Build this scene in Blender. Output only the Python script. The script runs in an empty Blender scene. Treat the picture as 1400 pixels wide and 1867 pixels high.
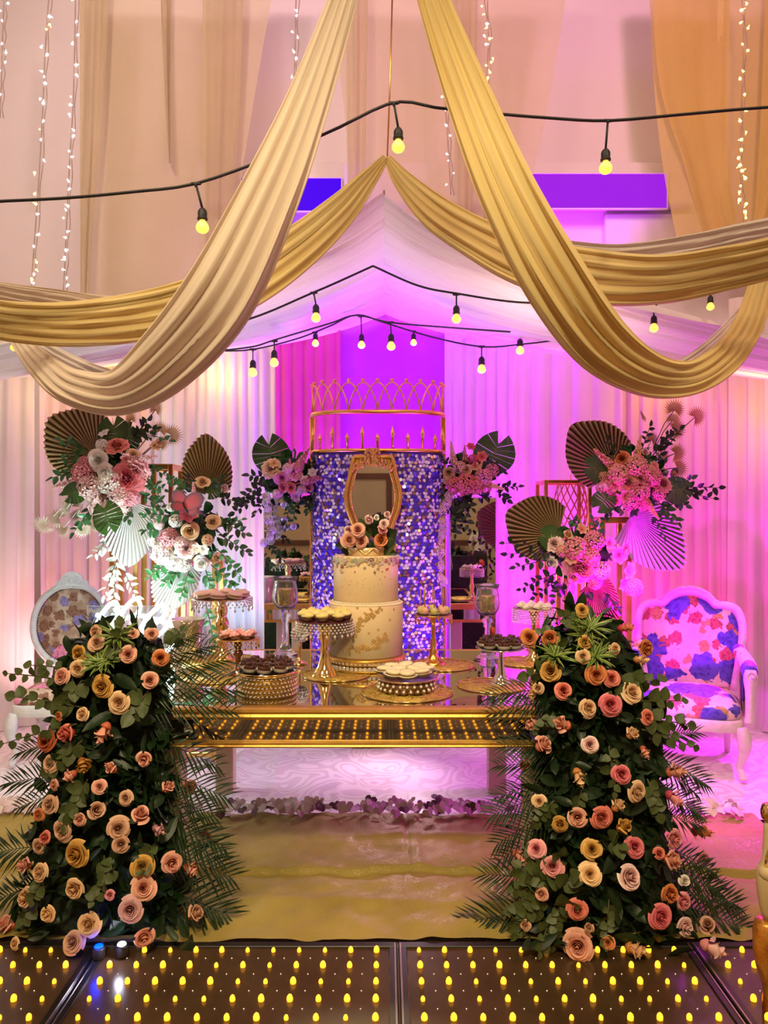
import bpy, math, random
import numpy as np
from mathutils import Vector, Quaternion, Matrix, Euler

# ---------------------------------------------------------------- camera, world, lights
sc = bpy.context.scene
COL = sc.collection
F = 1400.0                      # focal length in photo pixels
CAMZ = 1.6
cam_d = bpy.data.cameras.new('camera')
cam_d.sensor_fit = 'HORIZONTAL'; cam_d.sensor_width = 36; cam_d.lens = 36
cam = bpy.data.objects.new('camera', cam_d); COL.objects.link(cam)
cam.location = (0, 0, CAMZ); cam.rotation_euler = (math.pi/2, 0, 0)
cam_d.clip_start = 0.05
sc.camera = cam
sc.view_settings.view_transform = 'Standard'
sc.view_settings.look = 'None'
sc.view_settings.gamma = 1
sc.view_settings.use_curve_mapping = False
sc.view_settings.exposure = 0.0
sc.cycles.use_denoising = True
sc.cycles.sample_clamp_indirect = 6.0
sc.cycles.max_bounces = 6
sc.cycles.use_adaptive_sampling = True
sc.cycles.adaptive_threshold = 0.03
sc.cycles.transparent_max_bounces = 8
sc.cycles.caustics_reflective = False
sc.cycles.caustics_refractive = False

world = bpy.data.worlds.new('hall_air'); sc.world = world
world.use_nodes = True
bg = world.node_tree.nodes['Background']
bg.inputs[0].default_value = (1.0, 0.82, 0.7, 1); bg.inputs[1].default_value = 0.05

def lamp(name, kind, loc, color, power, target=None, size=0.2, spot=60, blend=0.6):
    d = bpy.data.lights.new(name, kind); d.color = color; d.energy = power
    if kind == 'AREA': d.shape = 'DISK'; d.size = size
    else: d.shadow_soft_size = size
    if kind == 'SPOT': d.spot_size = math.radians(spot); d.spot_blend = blend
    o = bpy.data.objects.new(name, d); COL.objects.link(o); o.location = loc
    if target is not None:
        o.rotation_euler = (Vector(target)-Vector(loc)).to_track_quat('-Z', 'Y').to_euler()
    return o

# warm fill lamps added out of view, high over the guests' side
lamp('warm_high_fill', 'AREA', (-2.2, 0.8, 6.5), (1.0, 0.78, 0.50), 108, (-1.2, 4.5, 0.5), 1.2)
lamp('warm_high_fill', 'AREA', (2.2, 0.8, 6.5), (1.0, 0.77, 0.50), 72, (1.2, 4.5, 0.5), 1.2)
lamp('warm_high_fill', 'AREA', (0, -3.5, 6.5), (1.0, 0.76, 0.48), 110, (0, -3, 0), 1.2)
# unseen warm spot, added to light the table and flowers from the front
lamp('warm_front_fill', 'SPOT', (-0.3, -1.2, 4.9), (1.0, 0.80, 0.46), 900, (-0.05, 3.6, 0.85), 0.25, 42, 0.95)
# wash lights of the stage: purple behind the sequin drum, magenta on the right, cool white on the left
lamp('purple_uplight', 'SPOT', (-0.30, 6.0, 0.15), (0.30, 0.0, 1.0), 700, (-0.1, 6.42, 1.65), 0.08, 74, 0.9)
lamp('purple_uplight', 'SPOT', (0.40, 6.0, 0.15), (0.46, 0.0, 1.0), 620, (0.3, 6.42, 1.65), 0.08, 74, 0.9)
lamp('pink_uplight', 'SPOT', (-0.85, 6.0, 0.15), (1.0, 0.02, 0.45), 120, (-0.72, 6.4, 2.0), 0.08, 60, 0.9)
lamp('magenta_uplight', 'SPOT', (1.15, 5.9, 0.2), (0.85, 0.0, 1.0), 160, (1.3, 6.4, 1.5), 0.08, 78, 0.9)
lamp('magenta_wash', 'SPOT', (1.05, 4.2, 0.30), (0.80, 0.0, 1.0), 160, (1.75, 5.2, 0.9), 0.06, 85, 0.7)
lamp('magenta_curtain_wash', 'SPOT', (1.85, 5.5, 0.15), (0.95, 0.0, 0.45), 60, (2.15, 6.1, 1.4), 0.08, 120, 0.9)
lamp('cool_white_wash', 'SPOT', (-1.30, 4.25, 0.40), (0.70, 1.0, 0.92), 75, (-1.58, 4.95, 1.45), 0.06, 55, 0.7)
lamp('neon_sign_light', 'POINT', (-1.52, 4.42, 1.12), (0.72, 0.98, 1.0), 22, None, 0.12)
lamp('magenta_par_light', 'POINT', (1.50, 4.50, 1.10), (0.85, 0.0, 1.0), 36, None, 0.05)
lamp('magenta_floor_wash', 'SPOT', (2.75, 5.25, 1.7), (0.85, 0.0, 1.0), 330, (2.15, 4.55, 0.0), 0.05, 60, 0.7)
lamp('pink_floor_wash', 'SPOT', (0.2, 5.15, 0.62), (1.0, 0.66, 0.82), 36, (-0.25, 4.25, 0.0), 0.1, 105, 1.0)  # unseen lamp added to brighten the damask behind the table
lamp('cool_curtain_wash', 'SPOT', (-1.2, 5.75, 0.2), (0.45, 0.75, 1.0), 80, (-1.1, 6.4, 2.6), 0.08, 100, 0.9)
lamp('pink_curtain_wash', 'SPOT', (-2.3, 5.3, 0.2), (1.0, 0.50, 0.54), 56, (-2.4, 6.0, 1.4), 0.1, 130, 0.9)
lamp('violet_sequin_wash', 'SPOT', (-0.75, 4.7, 0.15), (0.25, 0.05, 1.0), 110, (-0.15, 5.5, 1.5), 0.06, 80, 0.8)
lamp('violet_sequin_wash', 'SPOT', (0.75, 4.7, 0.15), (0.3, 0.05, 1.0), 110, (0.15, 5.5, 1.5), 0.06, 80, 0.8)
lamp('blush_canopy_wash', 'SPOT', (-0.6, 4.3, 2.0), (1.0, 0.70, 0.66), 25, (-0.75, 4.75, 3.2), 0.1, 125, 1.0)
lamp('blush_canopy_wash', 'SPOT', (0.8, 4.3, 2.0), (1.0, 0.72, 0.58), 42, (0.95, 4.75, 3.2), 0.1, 125, 1.0)
# pink stage wash on the high hall wall from unseen spots near the ceiling, violet from behind the canopy
lamp('pink_wall_wash', 'SPOT', (2.6, 2.6, 6.6), (1.0, 0.40, 0.68), 380, (1.4, 7.2, 4.9), 0.3, 85, 0.9)
lamp('blush_wall_wash', 'SPOT', (-2.6, 2.6, 6.6), (1.0, 0.70, 0.76), 380, (-1.6, 7.2, 4.9), 0.3, 85, 0.9)
lamp('violet_wall_wash', 'SPOT', (-0.45, 6.75, 3.5), (0.20, 0.0, 1.0), 90, (-0.45, 7.1, 4.6), 0.06, 75, 0.7)
lamp('violet_wall_wash', 'SPOT', (1.75, 6.75, 3.5), (0.48, 0.0, 1.0), 90, (1.85, 7.1, 4.6), 0.06, 85, 0.7)
# yellow light of the bulbs close to the curtains
for (x, y, z, w) in ((-2.3, 5.6, 2.45, 2.6), (-2.05, 6.0, 2.65, 3), (-1.35, 6.2, 2.72, 3.5), (1.3, 5.9, 2.7, .4), (2.5, 5.2, 2.3, 7), (2.15, 5.95, 2.6, 2)):
    lamp('bulb_light', 'POINT', (x, y, z), (1.0, 0.55, 0.08), w, None, 0.05)

# ---------------------------------------------------------------- helpers
R = random.Random(7)
def P(px, py, d):
    """a point d metres in front of the lens that is seen at pixel (px, py)"""
    return Vector(((px-700)/F*d, d, CAMZ-(py-933.5)/F*d))
def M_(px, d): return px/F*d
def SMOOTH(t): return t*t*(3-2*t)

class MB:
    def __init__(s): s.v = []; s.f = []; s.a = []; s.m = []; s.n = 0
    def add(s, V, Fc, attr=None, mi=0):
        V = np.asarray(V, float).reshape(-1, 3)
        s.v.append(V); n = s.n
        s.f += [tuple(i+n for i in f) for f in Fc]
        s.m += [mi]*len(Fc)
        s.a.append(np.zeros(len(V)) if attr is None else np.broadcast_to(np.asarray(attr, float), (len(V),)))
        s.n += len(V); return s
    def addx(s, vf, mat4=None, mi=0):
        V, Fc = vf[0], vf[1]
        at = vf[2] if len(vf) > 2 else None
        V = np.asarray(V, float)
        if mat4 is not None:
            A = np.array(mat4); V = V @ A[:3, :3].T + A[:3, 3]
        return s.add(V, Fc, at, mi)
    def mesh(s, name, smooth=True):
        me = bpy.data.meshes.new(name)
        V = np.concatenate(s.v) if s.v else np.zeros((0, 3))
        me.from_pydata(V.tolist(), [], s.f)
        if smooth: me.polygons.foreach_set('use_smooth', [True]*len(me.polygons))
        if any(s.m): me.polygons.foreach_set('material_index', s.m)
        A = np.concatenate(s.a)
        if A.any():
            at = me.attributes.new('rim', 'FLOAT', 'POINT'); at.data.foreach_set('value', A)
        me.update(); return me

def link(name, data, parent=None, loc=(0, 0, 0), rot=None, scale=None, mats=None):
    o = bpy.data.objects.new(name, data); COL.objects.link(o)
    if parent is not None: o.parent = parent
    o.location = loc
    if rot is not None:
        if isinstance(rot, Quaternion): o.rotation_mode = 'QUATERNION'; o.rotation_quaternion = rot
        else: o.rotation_euler = rot
    if scale is not None: o.scale = (scale,)*3 if not hasattr(scale, '__len__') else scale
    if mats is not None and data is not None:
        if not isinstance(mats, (list, tuple)): mats = [mats]
        if len(data.materials) == 0:
            for m in mats: data.materials.append(m)
        else:
            for i, m in enumerate(mats):
                if data.materials[i] is not m:
                    o.material_slots[i].link = 'OBJECT'; o.material_slots[i].material = m
    return o
def tag(o, label, cat, group=None, kind=None):
    if label: o['label'] = label
    if cat: o['category'] = cat
    if group: o['group'] = group
    if kind: o['kind'] = kind
    return o
def thing(name, label, cat, loc=(0, 0, 0), rotz=0, group=None):
    o = bpy.data.objects.new(name, None); COL.objects.link(o); o.empty_display_size = 0.05
    o.location = loc; o.rotation_euler = (0, 0, rotz)
    return tag(o, label, cat, group)
def part(name, mb, mat, parent, loc=(0, 0, 0), rot=None, scale=None, smooth=True):
    return link(name, mb.mesh(name, smooth), parent, loc, rot, scale, mat)
def dup(root, loc, rotz=0, label=None, group=None, scale=None, rot=None):
    def rec(o, par):
        c = o.copy(); COL.objects.link(c); c.parent = par
        for ch in list(o.children): rec(ch, c)
        return c
    c = rec(root, None); c.location = loc
    c.rotation_euler = rot if rot is not None else (0, 0, rotz)
    if scale: c.scale = (scale,)*3
    if label: c['label'] = label
    if group: c['group'] = group
    return c
def look(dirv, roll=0.0):
    q = Vector(dirv).normalized().to_track_quat('Z', 'Y')
    return q @ Quaternion((0, 0, 1), roll)

# ---- shapes: each returns (verts, faces[, attr])
def box(x0, x1, y0, y1, z0, z1):
    v = [(x, y, z) for x in (x0, x1) for y in (y0, y1) for z in (z0, z1)]
    return v, [(0, 1, 3, 2), (4, 6, 7, 5), (0, 4, 5, 1), (2, 3, 7, 6), (0, 2, 6, 4), (1, 5, 7, 3)]
def bbox(x0, x1, y0, y1, z0, z1, b=0.005):
    """box with chamfered edges"""
    v = []; f = []
    X = (x0, x1); Y = (y0, y1); Z = (z0, z1)
    idx = {}
    for i in (0, 1):
        for j in (0, 1):
            for k in (0, 1):
                sx, sy, sz = (b if i == 0 else -b), (b if j == 0 else -b), (b if k == 0 else -b)
                idx[(i, j, k, 'x')] = len(v); v.append((X[i], Y[j]+sy, Z[k]+sz))
                idx[(i, j, k, 'y')] = len(v); v.append((X[i]+sx, Y[j], Z[k]+sz))
                idx[(i, j, k, 'z')] = len(v); v.append((X[i]+sx, Y[j]+sy, Z[k]))
                t = [idx[(i, j, k, a)] for a in 'xyz']
                f.append(tuple(t) if (i+j+k) % 2 else tuple(reversed(t)))
    for i in (0, 1):
        q = [idx[(i, j, k, 'x')] for j, k in ((0, 0), (1, 0), (1, 1), (0, 1))]; f.append(tuple(q) if i else tuple(reversed(q)))
        q = [idx[(j, i, k, 'y')] for j, k in ((0, 0), (1, 0), (1, 1), (0, 1))]; f.append(tuple(reversed(q)) if i else tuple(q))
        q = [idx[(j, k, i, 'z')] for j, k in ((0, 0), (1, 0), (1, 1), (0, 1))]; f.append(tuple(q) if i else tuple(reversed(q)))
    for j in (0, 1):
        for k in (0, 1):
            f.append((idx[(0, j, k, 'y')], idx[(1, j, k, 'y')], idx[(1, j, k, 'z')], idx[(0, j, k, 'z')]))
            f.append((idx[(j, 0, k, 'x')], idx[(j, 1, k, 'x')], idx[(j, 1, k, 'z')], idx[(j, 0, k, 'z')]))
            f.append((idx[(j, k, 0, 'x')], idx[(j, k, 1, 'x')], idx[(j, k, 1, 'y')], idx[(j, k, 0, 'y')]))
    return v, f
def grid(V):
    """V: array (n, m, 3) -> faces"""
    n, m = V.shape[:2]
    f = [(i*m+j, i*m+j+1, (i+1)*m+j+1, (i+1)*m+j) for i in range(n-1) for j in range(m-1)]
    return V.reshape(-1, 3), f
def lathe(prof, n=24, caps=True):
    prof = [(max(r, 1e-4), z) for r, z in prof]
    a = np.arange(n)/n*2*math.pi
    V = np.array([[(r*math.cos(t), r*math.sin(t), z) for t in a] for r, z in prof]).reshape(-1, 3)
    f = [(i*n+j, i*n+(j+1) % n, (i+1)*n+(j+1) % n, (i+1)*n+j) for i in range(len(prof)-1) for j in range(n)]
    if caps:
        f.append(tuple(reversed(range(n)))); f.append(tuple((len(prof)-1)*n+j for j in range(n)))
    return V, f
def tube(pts, rad, n=8, closed=False, caps=True, flat=1.0, up=(0, 0, 1)):
    pts = [Vector(p) for p in pts]; m = len(pts)
    if not hasattr(rad, '__len__'): rad = [rad]*m
    V = []; upv = Vector(up); prev = None
    for i, p in enumerate(pts):
        if closed: t = pts[(i+1) % m]-pts[i-1]
        else: t = pts[min(i+1, m-1)]-pts[max(i-1, 0)]
        if t.length < 1e-9: t = Vector((0, 0, 1))
        t.normalize()
        ref = prev if prev is not None else (upv if abs(t.dot(upv)) < 0.95 else Vector((1, 0, 0)))
        s = (ref - t*ref.dot(t))
        if s.length < 1e-6: s = t.orthogonal()
        s.normalize(); prev = s
        b = t.cross(s)
        for k in range(n):
            a = 2*math.pi*k/n
            V.append(p + (s*math.cos(a) + b*math.sin(a)*flat)*rad[i])
    f = []
    for i in range(m if closed else m-1):
        i2 = (i+1) % m
        for k in range(n):
            f.append((i*n+k, i*n+(k+1) % n, i2*n+(k+1) % n, i2*n+k))
    if caps and not closed:
        f.append(tuple(reversed(range(n)))); f.append(tuple((m-1)*n+k for k in range(n)))
    return np.array([tuple(v) for v in V]), f
def sphere(r=1, nu=10, nv=6, c=(0, 0, 0), sz=1.0):
    prof = [(r*math.sin(math.pi*i/nv), -r*math.cos(math.pi*i/nv)*sz) for i in range(nv+1)]
    V, f = lathe(prof, nu, False)
    return V+np.array(c), f
def octa(r, c):
    x, y, z = c
    return [(x+r, y, z), (x-r, y, z), (x, y+r, z), (x, y-r, z), (x, y, z+r), (x, y, z-r)], \
        [(0, 2, 4), (2, 1, 4), (1, 3, 4), (3, 0, 4), (2, 0, 5), (1, 2, 5), (3, 1, 5), (0, 3, 5)]
def spline(pts, n=40):
    """Catmull-Rom through points (any dimension)"""
    p = np.array([tuple(q) for q in pts], float)
    p = np.vstack([2*p[0]-p[1], p, 2*p[-1]-p[-2]])
    k = len(p)-3; out = []
    for s in np.linspace(0, k, n):
        i = min(int(s), k-1); t = s-i
        a, b, c, d = p[i], p[i+1], p[i+2], p[i+3]
        out.append(0.5*((2*b)+(-a+c)*t+(2*a-5*b+4*c-d)*t*t+(-a+3*b-3*c+d)*t**3))
    return np.array(out)
def prism(outline, th, dome=0.0):
    """outline in XZ (list of (x, z)), thickness th along Y (front at -th/2)"""
    n = len(outline)
    V = [(x, -th/2, z) for x, z in outline]+[(x, th/2, z) for x, z in outline]
    f = [tuple(range(n)), tuple(reversed(range(n, 2*n)))]
    f += [(i, i+n, (i+1) % n+n, (i+1) % n) for i in range(n)]
    return V, f
def domed(outline, y0, bulge, rings=5):
    """a pad: outline in XZ swelling towards -Y"""
    o = np.array(outline, float); c = o.mean(0); n = len(o)
    V = []; f = []
    for i in range(rings):
        s = 1-i/rings
        yy = y0-bulge*math.sqrt(max(0, 1-s**3))
        q = c+(o-c)*s
        V += [(a, yy, b) for a, b in q]
    V.append((c[0], y0-bulge, c[1]))
    for i in range(rings-1):
        f += [(i*n+j, i*n+(j+1) % n, (i+1)*n+(j+1) % n, (i+1)*n+j) for j in range(n)]
    f += [((rings-1)*n+j, (rings-1)*n+(j+1) % n, rings*n) for j in range(n)]
    return V, f

# ---------------------------------------------------------------- materials
def mat(name, col=(0.8, 0.8, 0.8), rough=0.5, metal=0.0, col2=None, scale=8.0, detail=3.0, bump=0.0, bscale=None,
        emit=None, estr=0.0, trans=0.0, ior=1.45, alpha=None, spec=None, rimcol=None, coords='Object', stretch=None, ramp=(0.35, 0.65), sheen=0.0):
    m = bpy.data.materials.new(name); m.use_nodes = True
    nt = m.node_tree; b = nt.nodes['Principled BSDF']; L = nt.links.new
    c4 = tuple(col)+(1,)
    b.inputs['Base Color'].default_value = c4
    b.inputs['Roughness'].default_value = rough; b.inputs['Metallic'].default_value = metal
    b.inputs['IOR'].default_value = ior
    if trans: b.inputs['Transmission Weight'].default_value = trans
    if alpha is not None: b.inputs['Alpha'].default_value = alpha
    if spec is not None: b.inputs['Specular IOR Level'].default_value = spec
    if sheen: b.inputs['Sheen Weight'].default_value = sheen
    if emit: b.inputs['Emission Color'].default_value = tuple(emit)+(1,); b.inputs['Emission Strength'].default_value = estr
    src = None
    if col2 is not None or bump:
        tc = nt.nodes.new('ShaderNodeTexCoord'); vec = tc.outputs[coords]
        if stretch:
            mp = nt.nodes.new('ShaderNodeMapping'); mp.inputs['Scale'].default_value = stretch
            L(vec, mp.inputs[0]); vec = mp.outputs[0]
    if col2 is not None:
        nz = nt.nodes.new('ShaderNodeTexNoise'); nz.inputs['Scale'].default_value = scale; nz.inputs['Detail'].default_value = detail
        L(vec, nz.inputs['Vector'])
        cr = nt.nodes.new('ShaderNodeValToRGB')
        cr.color_ramp.elements[0].position = ramp[0]; cr.color_ramp.elements[0].color = c4
        cr.color_ramp.elements[1].position = ramp[1]; cr.color_ramp.elements[1].color = tuple(col2)+(1,)
        L(nz.outputs[0], cr.inputs[0]); src = cr.outputs[0]; L(src, b.inputs['Base Color'])
    if rimcol is not None:
        at = nt.nodes.new('ShaderNodeAttribute'); at.attribute_name = 'rim'
        mx = nt.nodes.new('ShaderNodeMix'); mx.data_type = 'RGBA'
        L(at.outputs['Fac'], mx.inputs[0])
        if src is not None: L(src, mx.inputs[6])
        else: mx.inputs[6].default_value = c4
        mx.inputs[7].default_value = tuple(rimcol)+(1,)
        L(mx.outputs[2], b.inputs['Base Color'])
    if bump:
        n2 = nt.nodes.new('ShaderNodeTexNoise'); n2.inputs['Scale'].default_value = bscale or scale; n2.inputs['Detail'].default_value = detail
        L(vec, n2.inputs['Vector'])
        bp = nt.nodes.new('ShaderNodeBump'); bp.inputs['Strength'].default_value = bump; bp.inputs['Distance'].default_value = 0.01
        L(n2.outputs[0], bp.inputs['Height']); L(bp.outputs[0], b.inputs['Normal'])
    return m
def cloth_mat(name, col, col2=None, translucent=0.25, scale=300.0, transp=0.0):
    m = bpy.data.materials.new(name); m.use_nodes = True; nt = m.node_tree; L = nt.links.new
    b = nt.nodes['Principled BSDF']; b.inputs['Roughness'].default_value = 0.75; b.inputs['Specular IOR Level'].default_value = 0.25
    out = nt.nodes['Material Output']
    tc = nt.nodes.new('ShaderNodeTexCoord')
    nz = nt.nodes.new('ShaderNodeTexNoise'); nz.inputs['Scale'].default_value = 2.2; nz.inputs['Detail'].default_value = 3
    L(tc.outputs['Object'], nz.inputs['Vector'])
    cr = nt.nodes.new('ShaderNodeValToRGB'); cr.color_ramp.elements[0].color = tuple(col)+(1,)
    cr.color_ramp.elements[1].color = tuple(col2 or [c*0.93 for c in col])+(1,)
    cr.color_ramp.elements[0].position = .35; cr.color_ramp.elements[1].position = .65
    L(nz.outputs[0], cr.inputs[0]); L(cr.outputs[0], b.inputs['Base Color'])
    wv = nt.nodes.new('ShaderNodeTexNoise'); wv.inputs['Scale'].default_value = scale; L(tc.outputs['Object'], wv.inputs['Vector'])
    bp = nt.nodes.new('ShaderNodeBump'); bp.inputs['Strength'].default_value = 0.08; bp.inputs['Distance'].default_value = .004
    L(wv.outputs[0], bp.inputs['Height']); L(bp.outputs[0], b.inputs['Normal'])
    tr = nt.nodes.new('ShaderNodeBsdfTranslucent'); L(cr.outputs[0], tr.inputs[0])
    mx = nt.nodes.new('ShaderNodeMixShader'); mx.inputs[0].default_value = translucent
    L(b.outputs[0], mx.inputs[1]); L(tr.outputs[0], mx.inputs[2]); res = mx.outputs[0]
    if transp:
        tp = nt.nodes.new('ShaderNodeBsdfTransparent'); m2 = nt.nodes.new('ShaderNodeMixShader'); m2.inputs[0].default_value = transp
        L(res, m2.inputs[1]); L(tp.outputs[0], m2.inputs[2]); res = m2.outputs[0]
    L(res, out.inputs['Surface'])
    return m
def print_mat(name, base, motifs, scale, rough=0.7):
    """printed cloth: scattered petalled blossoms, one voronoi layer per motif (colour, density threshold, scale, seed)"""
    m = bpy.data.materials.new(name); m.use_nodes = True; nt = m.node_tree; L = nt.links.new
    b = nt.nodes['Principled BSDF']; b.inputs['Roughness'].default_value = rough
    tc = nt.nodes.new('ShaderNodeTexCoord')
    nz = nt.nodes.new('ShaderNodeTexNoise'); nz.inputs['Scale'].default_value = 14; nz.inputs['Detail'].default_value = 4
    L(tc.outputs['Object'], nz.inputs['Vector'])
    ramp = nt.nodes.new('ShaderNodeValToRGB'); ramp.color_ramp.elements[0].color = tuple(base[0])+(1,); ramp.color_ramp.elements[1].color = tuple(base[1])+(1,)
    ramp.color_ramp.elements[0].position = .45; ramp.color_ramp.elements[1].position = .6
    L(nz.outputs[0], ramp.inputs[0]); cur = ramp.outputs[0]
    for (c1, c2, s, keep, rad, seed) in motifs:
        mp = nt.nodes.new('ShaderNodeMapping'); mp.inputs['Location'].default_value = (seed, seed*1.7, seed*.6)
        L(tc.outputs['Object'], mp.inputs[0])
        nd = nt.nodes.new('ShaderNodeTexNoise'); nd.inputs['Scale'].default_value = s*3.2; L(mp.outputs[0], nd.inputs['Vector'])
        ad = nt.nodes.new('ShaderNodeVectorMath'); ad.operation = 'MULTIPLY_ADD'
        L(nd.outputs['Color'], ad.inputs[0]); ad.inputs[1].default_value = (.5/s,)*3; L(mp.outputs[0], ad.inputs[2])
        vo = nt.nodes.new('ShaderNodeTexVoronoi'); vo.inputs['Scale'].default_value = s; vo.inputs['Randomness'].default_value = .8
        L(ad.outputs[0], vo.inputs['Vector'])
        lt = nt.nodes.new('ShaderNodeMath'); lt.operation = 'LESS_THAN'; lt.inputs[1].default_value = rad; L(vo.outputs['Distance'], lt.inputs[0])
        sp = nt.nodes.new('ShaderNodeSeparateColor'); L(vo.outputs['Color'], sp.inputs[0])
        k = nt.nodes.new('ShaderNodeMath'); k.operation = 'LESS_THAN'; k.inputs[1].default_value = keep; L(sp.outputs[0], k.inputs[0])
        mu = nt.nodes.new('ShaderNodeMath'); mu.operation = 'MULTIPLY'; L(lt.outputs[0], mu.inputs[0]); L(k.outputs[0], mu.inputs[1])
        v2 = nt.nodes.new('ShaderNodeTexVoronoi'); v2.inputs['Scale'].default_value = s*5; L(ad.outputs[0], v2.inputs['Vector'])
        cc = nt.nodes.new('ShaderNodeValToRGB'); cc.color_ramp.elements[0].color = tuple(c1)+(1,); cc.color_ramp.elements[1].color = tuple(c2)+(1,)
        cc.color_ramp.elements[1].position = .6; L(v2.outputs['Distance'], cc.inputs[0])
        mx = nt.nodes.new('ShaderNodeMix'); mx.data_type = 'RGBA'; L(mu.outputs[0], mx.inputs[0]); L(cur, mx.inputs[6]); L(cc.outputs[0], mx.inputs[7]); cur = mx.outputs[2]
    L(cur, b.inputs['Base Color'])
    return m

GOLD = mat('brushed_gold', (0.85, 0.52, 0.16), 0.28, 1.0, (0.72, 0.40, 0.10), 12, bump=0.05, bscale=60)
GOLD_PAINT = mat('gold_paint', (0.72, 0.42, 0.08), 0.38, 0.75, (0.60, 0.33, 0.07), 9, bump=0.15, bscale=40)
GOLD_SHINY = mat('polished_gold', (0.95, 0.72, 0.30), 0.12, 1.0, (0.85, 0.60, 0.2), 6)
MIRROR = mat('mirror_glass', (0.88, 0.88, 0.84), 0.015, 1.0, (0.86, 0.86, 0.83), 3)
MIRROR_TOP = mat('gold_tinted_mirror', (0.86, 0.84, 0.74), 0.03, 1.0, (0.83, 0.80, 0.70), 3)
WHITE = mat('white_lacquer', (0.86, 0.87, 0.88), 0.35, 0, (0.78, 0.79, 0.80), 20, bump=0.2, bscale=35)
BLACK = mat('black_rubber', (0.012, 0.012, 0.014), 0.5, 0, (0.02, 0.02, 0.02), 30)
CRYSTAL = mat('crystal_bead', (0.95, 0.92, 0.86), 0.05, 0.35, (0.85, 0.80, 0.7), 30, spec=1.0)
GLASS = mat('clear_glass', (1, 0.98, 0.95), 0.02, 0, (0.95, 0.94, 0.9), 5, trans=0.92, ior=1.35)
PEARL = mat('pearl', (0.93, 0.86, 0.74), 0.22, 0.15, (0.88, 0.80, 0.68), 20)

# ---------------------------------------------------------------- the setting
def struct(name, mb, m, parent=None, smooth=False):
    o = part(name, mb, m, parent, smooth=smooth)
    if parent is None: o['kind'] = 'structure'
    return o
HALL_WALL = mat('painted_hall_wall', (0.83, 0.76, 0.72), 0.8, 0, (0.79, 0.72, 0.68), 1.2, bump=0.05, bscale=90)
HALL_BEIGE = mat('beige_hall_wall', (0.66, 0.55, 0.34), 0.8, 0, (0.62, 0.51, 0.31), 1.1, bump=0.05, bscale=90)
FLOOR_M = mat('hall_floor_tile', (0.42, 0.34, 0.27), 0.35, 0, (0.38, 0.30, 0.24), 2.5)
WOOD = mat('dark_wood', (0.16, 0.07, 0.03), 0.4, 0, (0.10, 0.045, 0.02), 3, stretch=(1, 1, .2))
struct('floor', MB().addx(box(-5, 5, -6.1, 7.4, -0.12, -0.02)), FLOOR_M)
struct('wall_back', MB().addx(box(-5, 5, 7.2, 7.4, -0.02, 7.0)), HALL_WALL)
struct('wall_front', MB().addx(box(-5, 5, -6.2, -6.0, -0.02, 7.0)), HALL_BEIGE)
struct('wall_left', MB().addx(box(-5.2, -5, -6.2, 7.4, -0.02, 7.0)), HALL_WALL)
struct('wall_right', MB().addx(box(5, 5.2, -6.2, 7.4, -0.02, 7.0)), HALL_WALL)
struct('ceiling', MB().addx(box(-5.2, 5.2, -6.2, 7.4, 7.0, 7.2)), HALL_WALL)
struct('trim_1', MB().addx(bbox(-5, 5, -5.99, -5.95, 0.85, 0.97)), WOOD)
# a projecting beam and a shallow window recess frame high on the back wall
struct('trim_2', MB().addx(bbox(-1.75, 2.85, 7.02, 7.2, 4.42, 4.80, .01)), HALL_WALL)
struct('trim_3', MB().addx(bbox(2.05, 5, 7.1, 7.2, 3.0, 4.36, .01)), HALL_WALL)
# two glowing panes added for the blue-violet light patches on the beam
def glow_panel(name, px0, px1, py0, py1, c, st):
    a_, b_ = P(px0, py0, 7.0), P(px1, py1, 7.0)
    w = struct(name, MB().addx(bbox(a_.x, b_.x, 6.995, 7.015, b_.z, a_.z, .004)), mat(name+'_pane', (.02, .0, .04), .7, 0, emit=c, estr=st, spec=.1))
    fr = .012
    for (x0, x1, z0, z1) in ((a_.x-fr, b_.x+fr, a_.z, a_.z+fr), (a_.x-fr, b_.x+fr, b_.z-fr, b_.z), (a_.x-fr, a_.x, b_.z, a_.z), (b_.x, b_.x+fr, b_.z, a_.z)):
        struct('glow_frame', MB().addx(bbox(x0, x1, 6.985, 7.018, z0, z1, .003)), HALL_WALL, w)
glow_panel('violet_glow_1', 440, 622, 326, 385, (.06, .0, .95), .9)
glow_panel('violet_glow_2', 960, 1215, 318, 380, (.42, .02, .95), .8)
# door behind the guests, seen in the mirrors
dr = struct('door_1', MB().addx(bbox(-0.95, 0.05, -5.99, -5.93, -0.02, 2.3)), mat('door_paint', (0.55, 0.46, 0.30), .5, 0, (0.5, .42, .27), 2))
struct('frame', MB().addx(bbox(-1.07, -0.95, -5.99, -5.9, -0.02, 2.42)).addx(bbox(0.05, 0.17, -5.99, -5.9, -0.02, 2.42)).addx(bbox(-0.95, 0.05, -5.99, -5.9, 2.3, 2.42)), WOOD, dr)
struct('door_handle', MB().addx(tube([(-0.86, -5.93, 1.05), (-0.86, -5.87, 1.05), (-0.76, -5.87, 1.05)], .012)), GOLD, dr)

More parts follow.
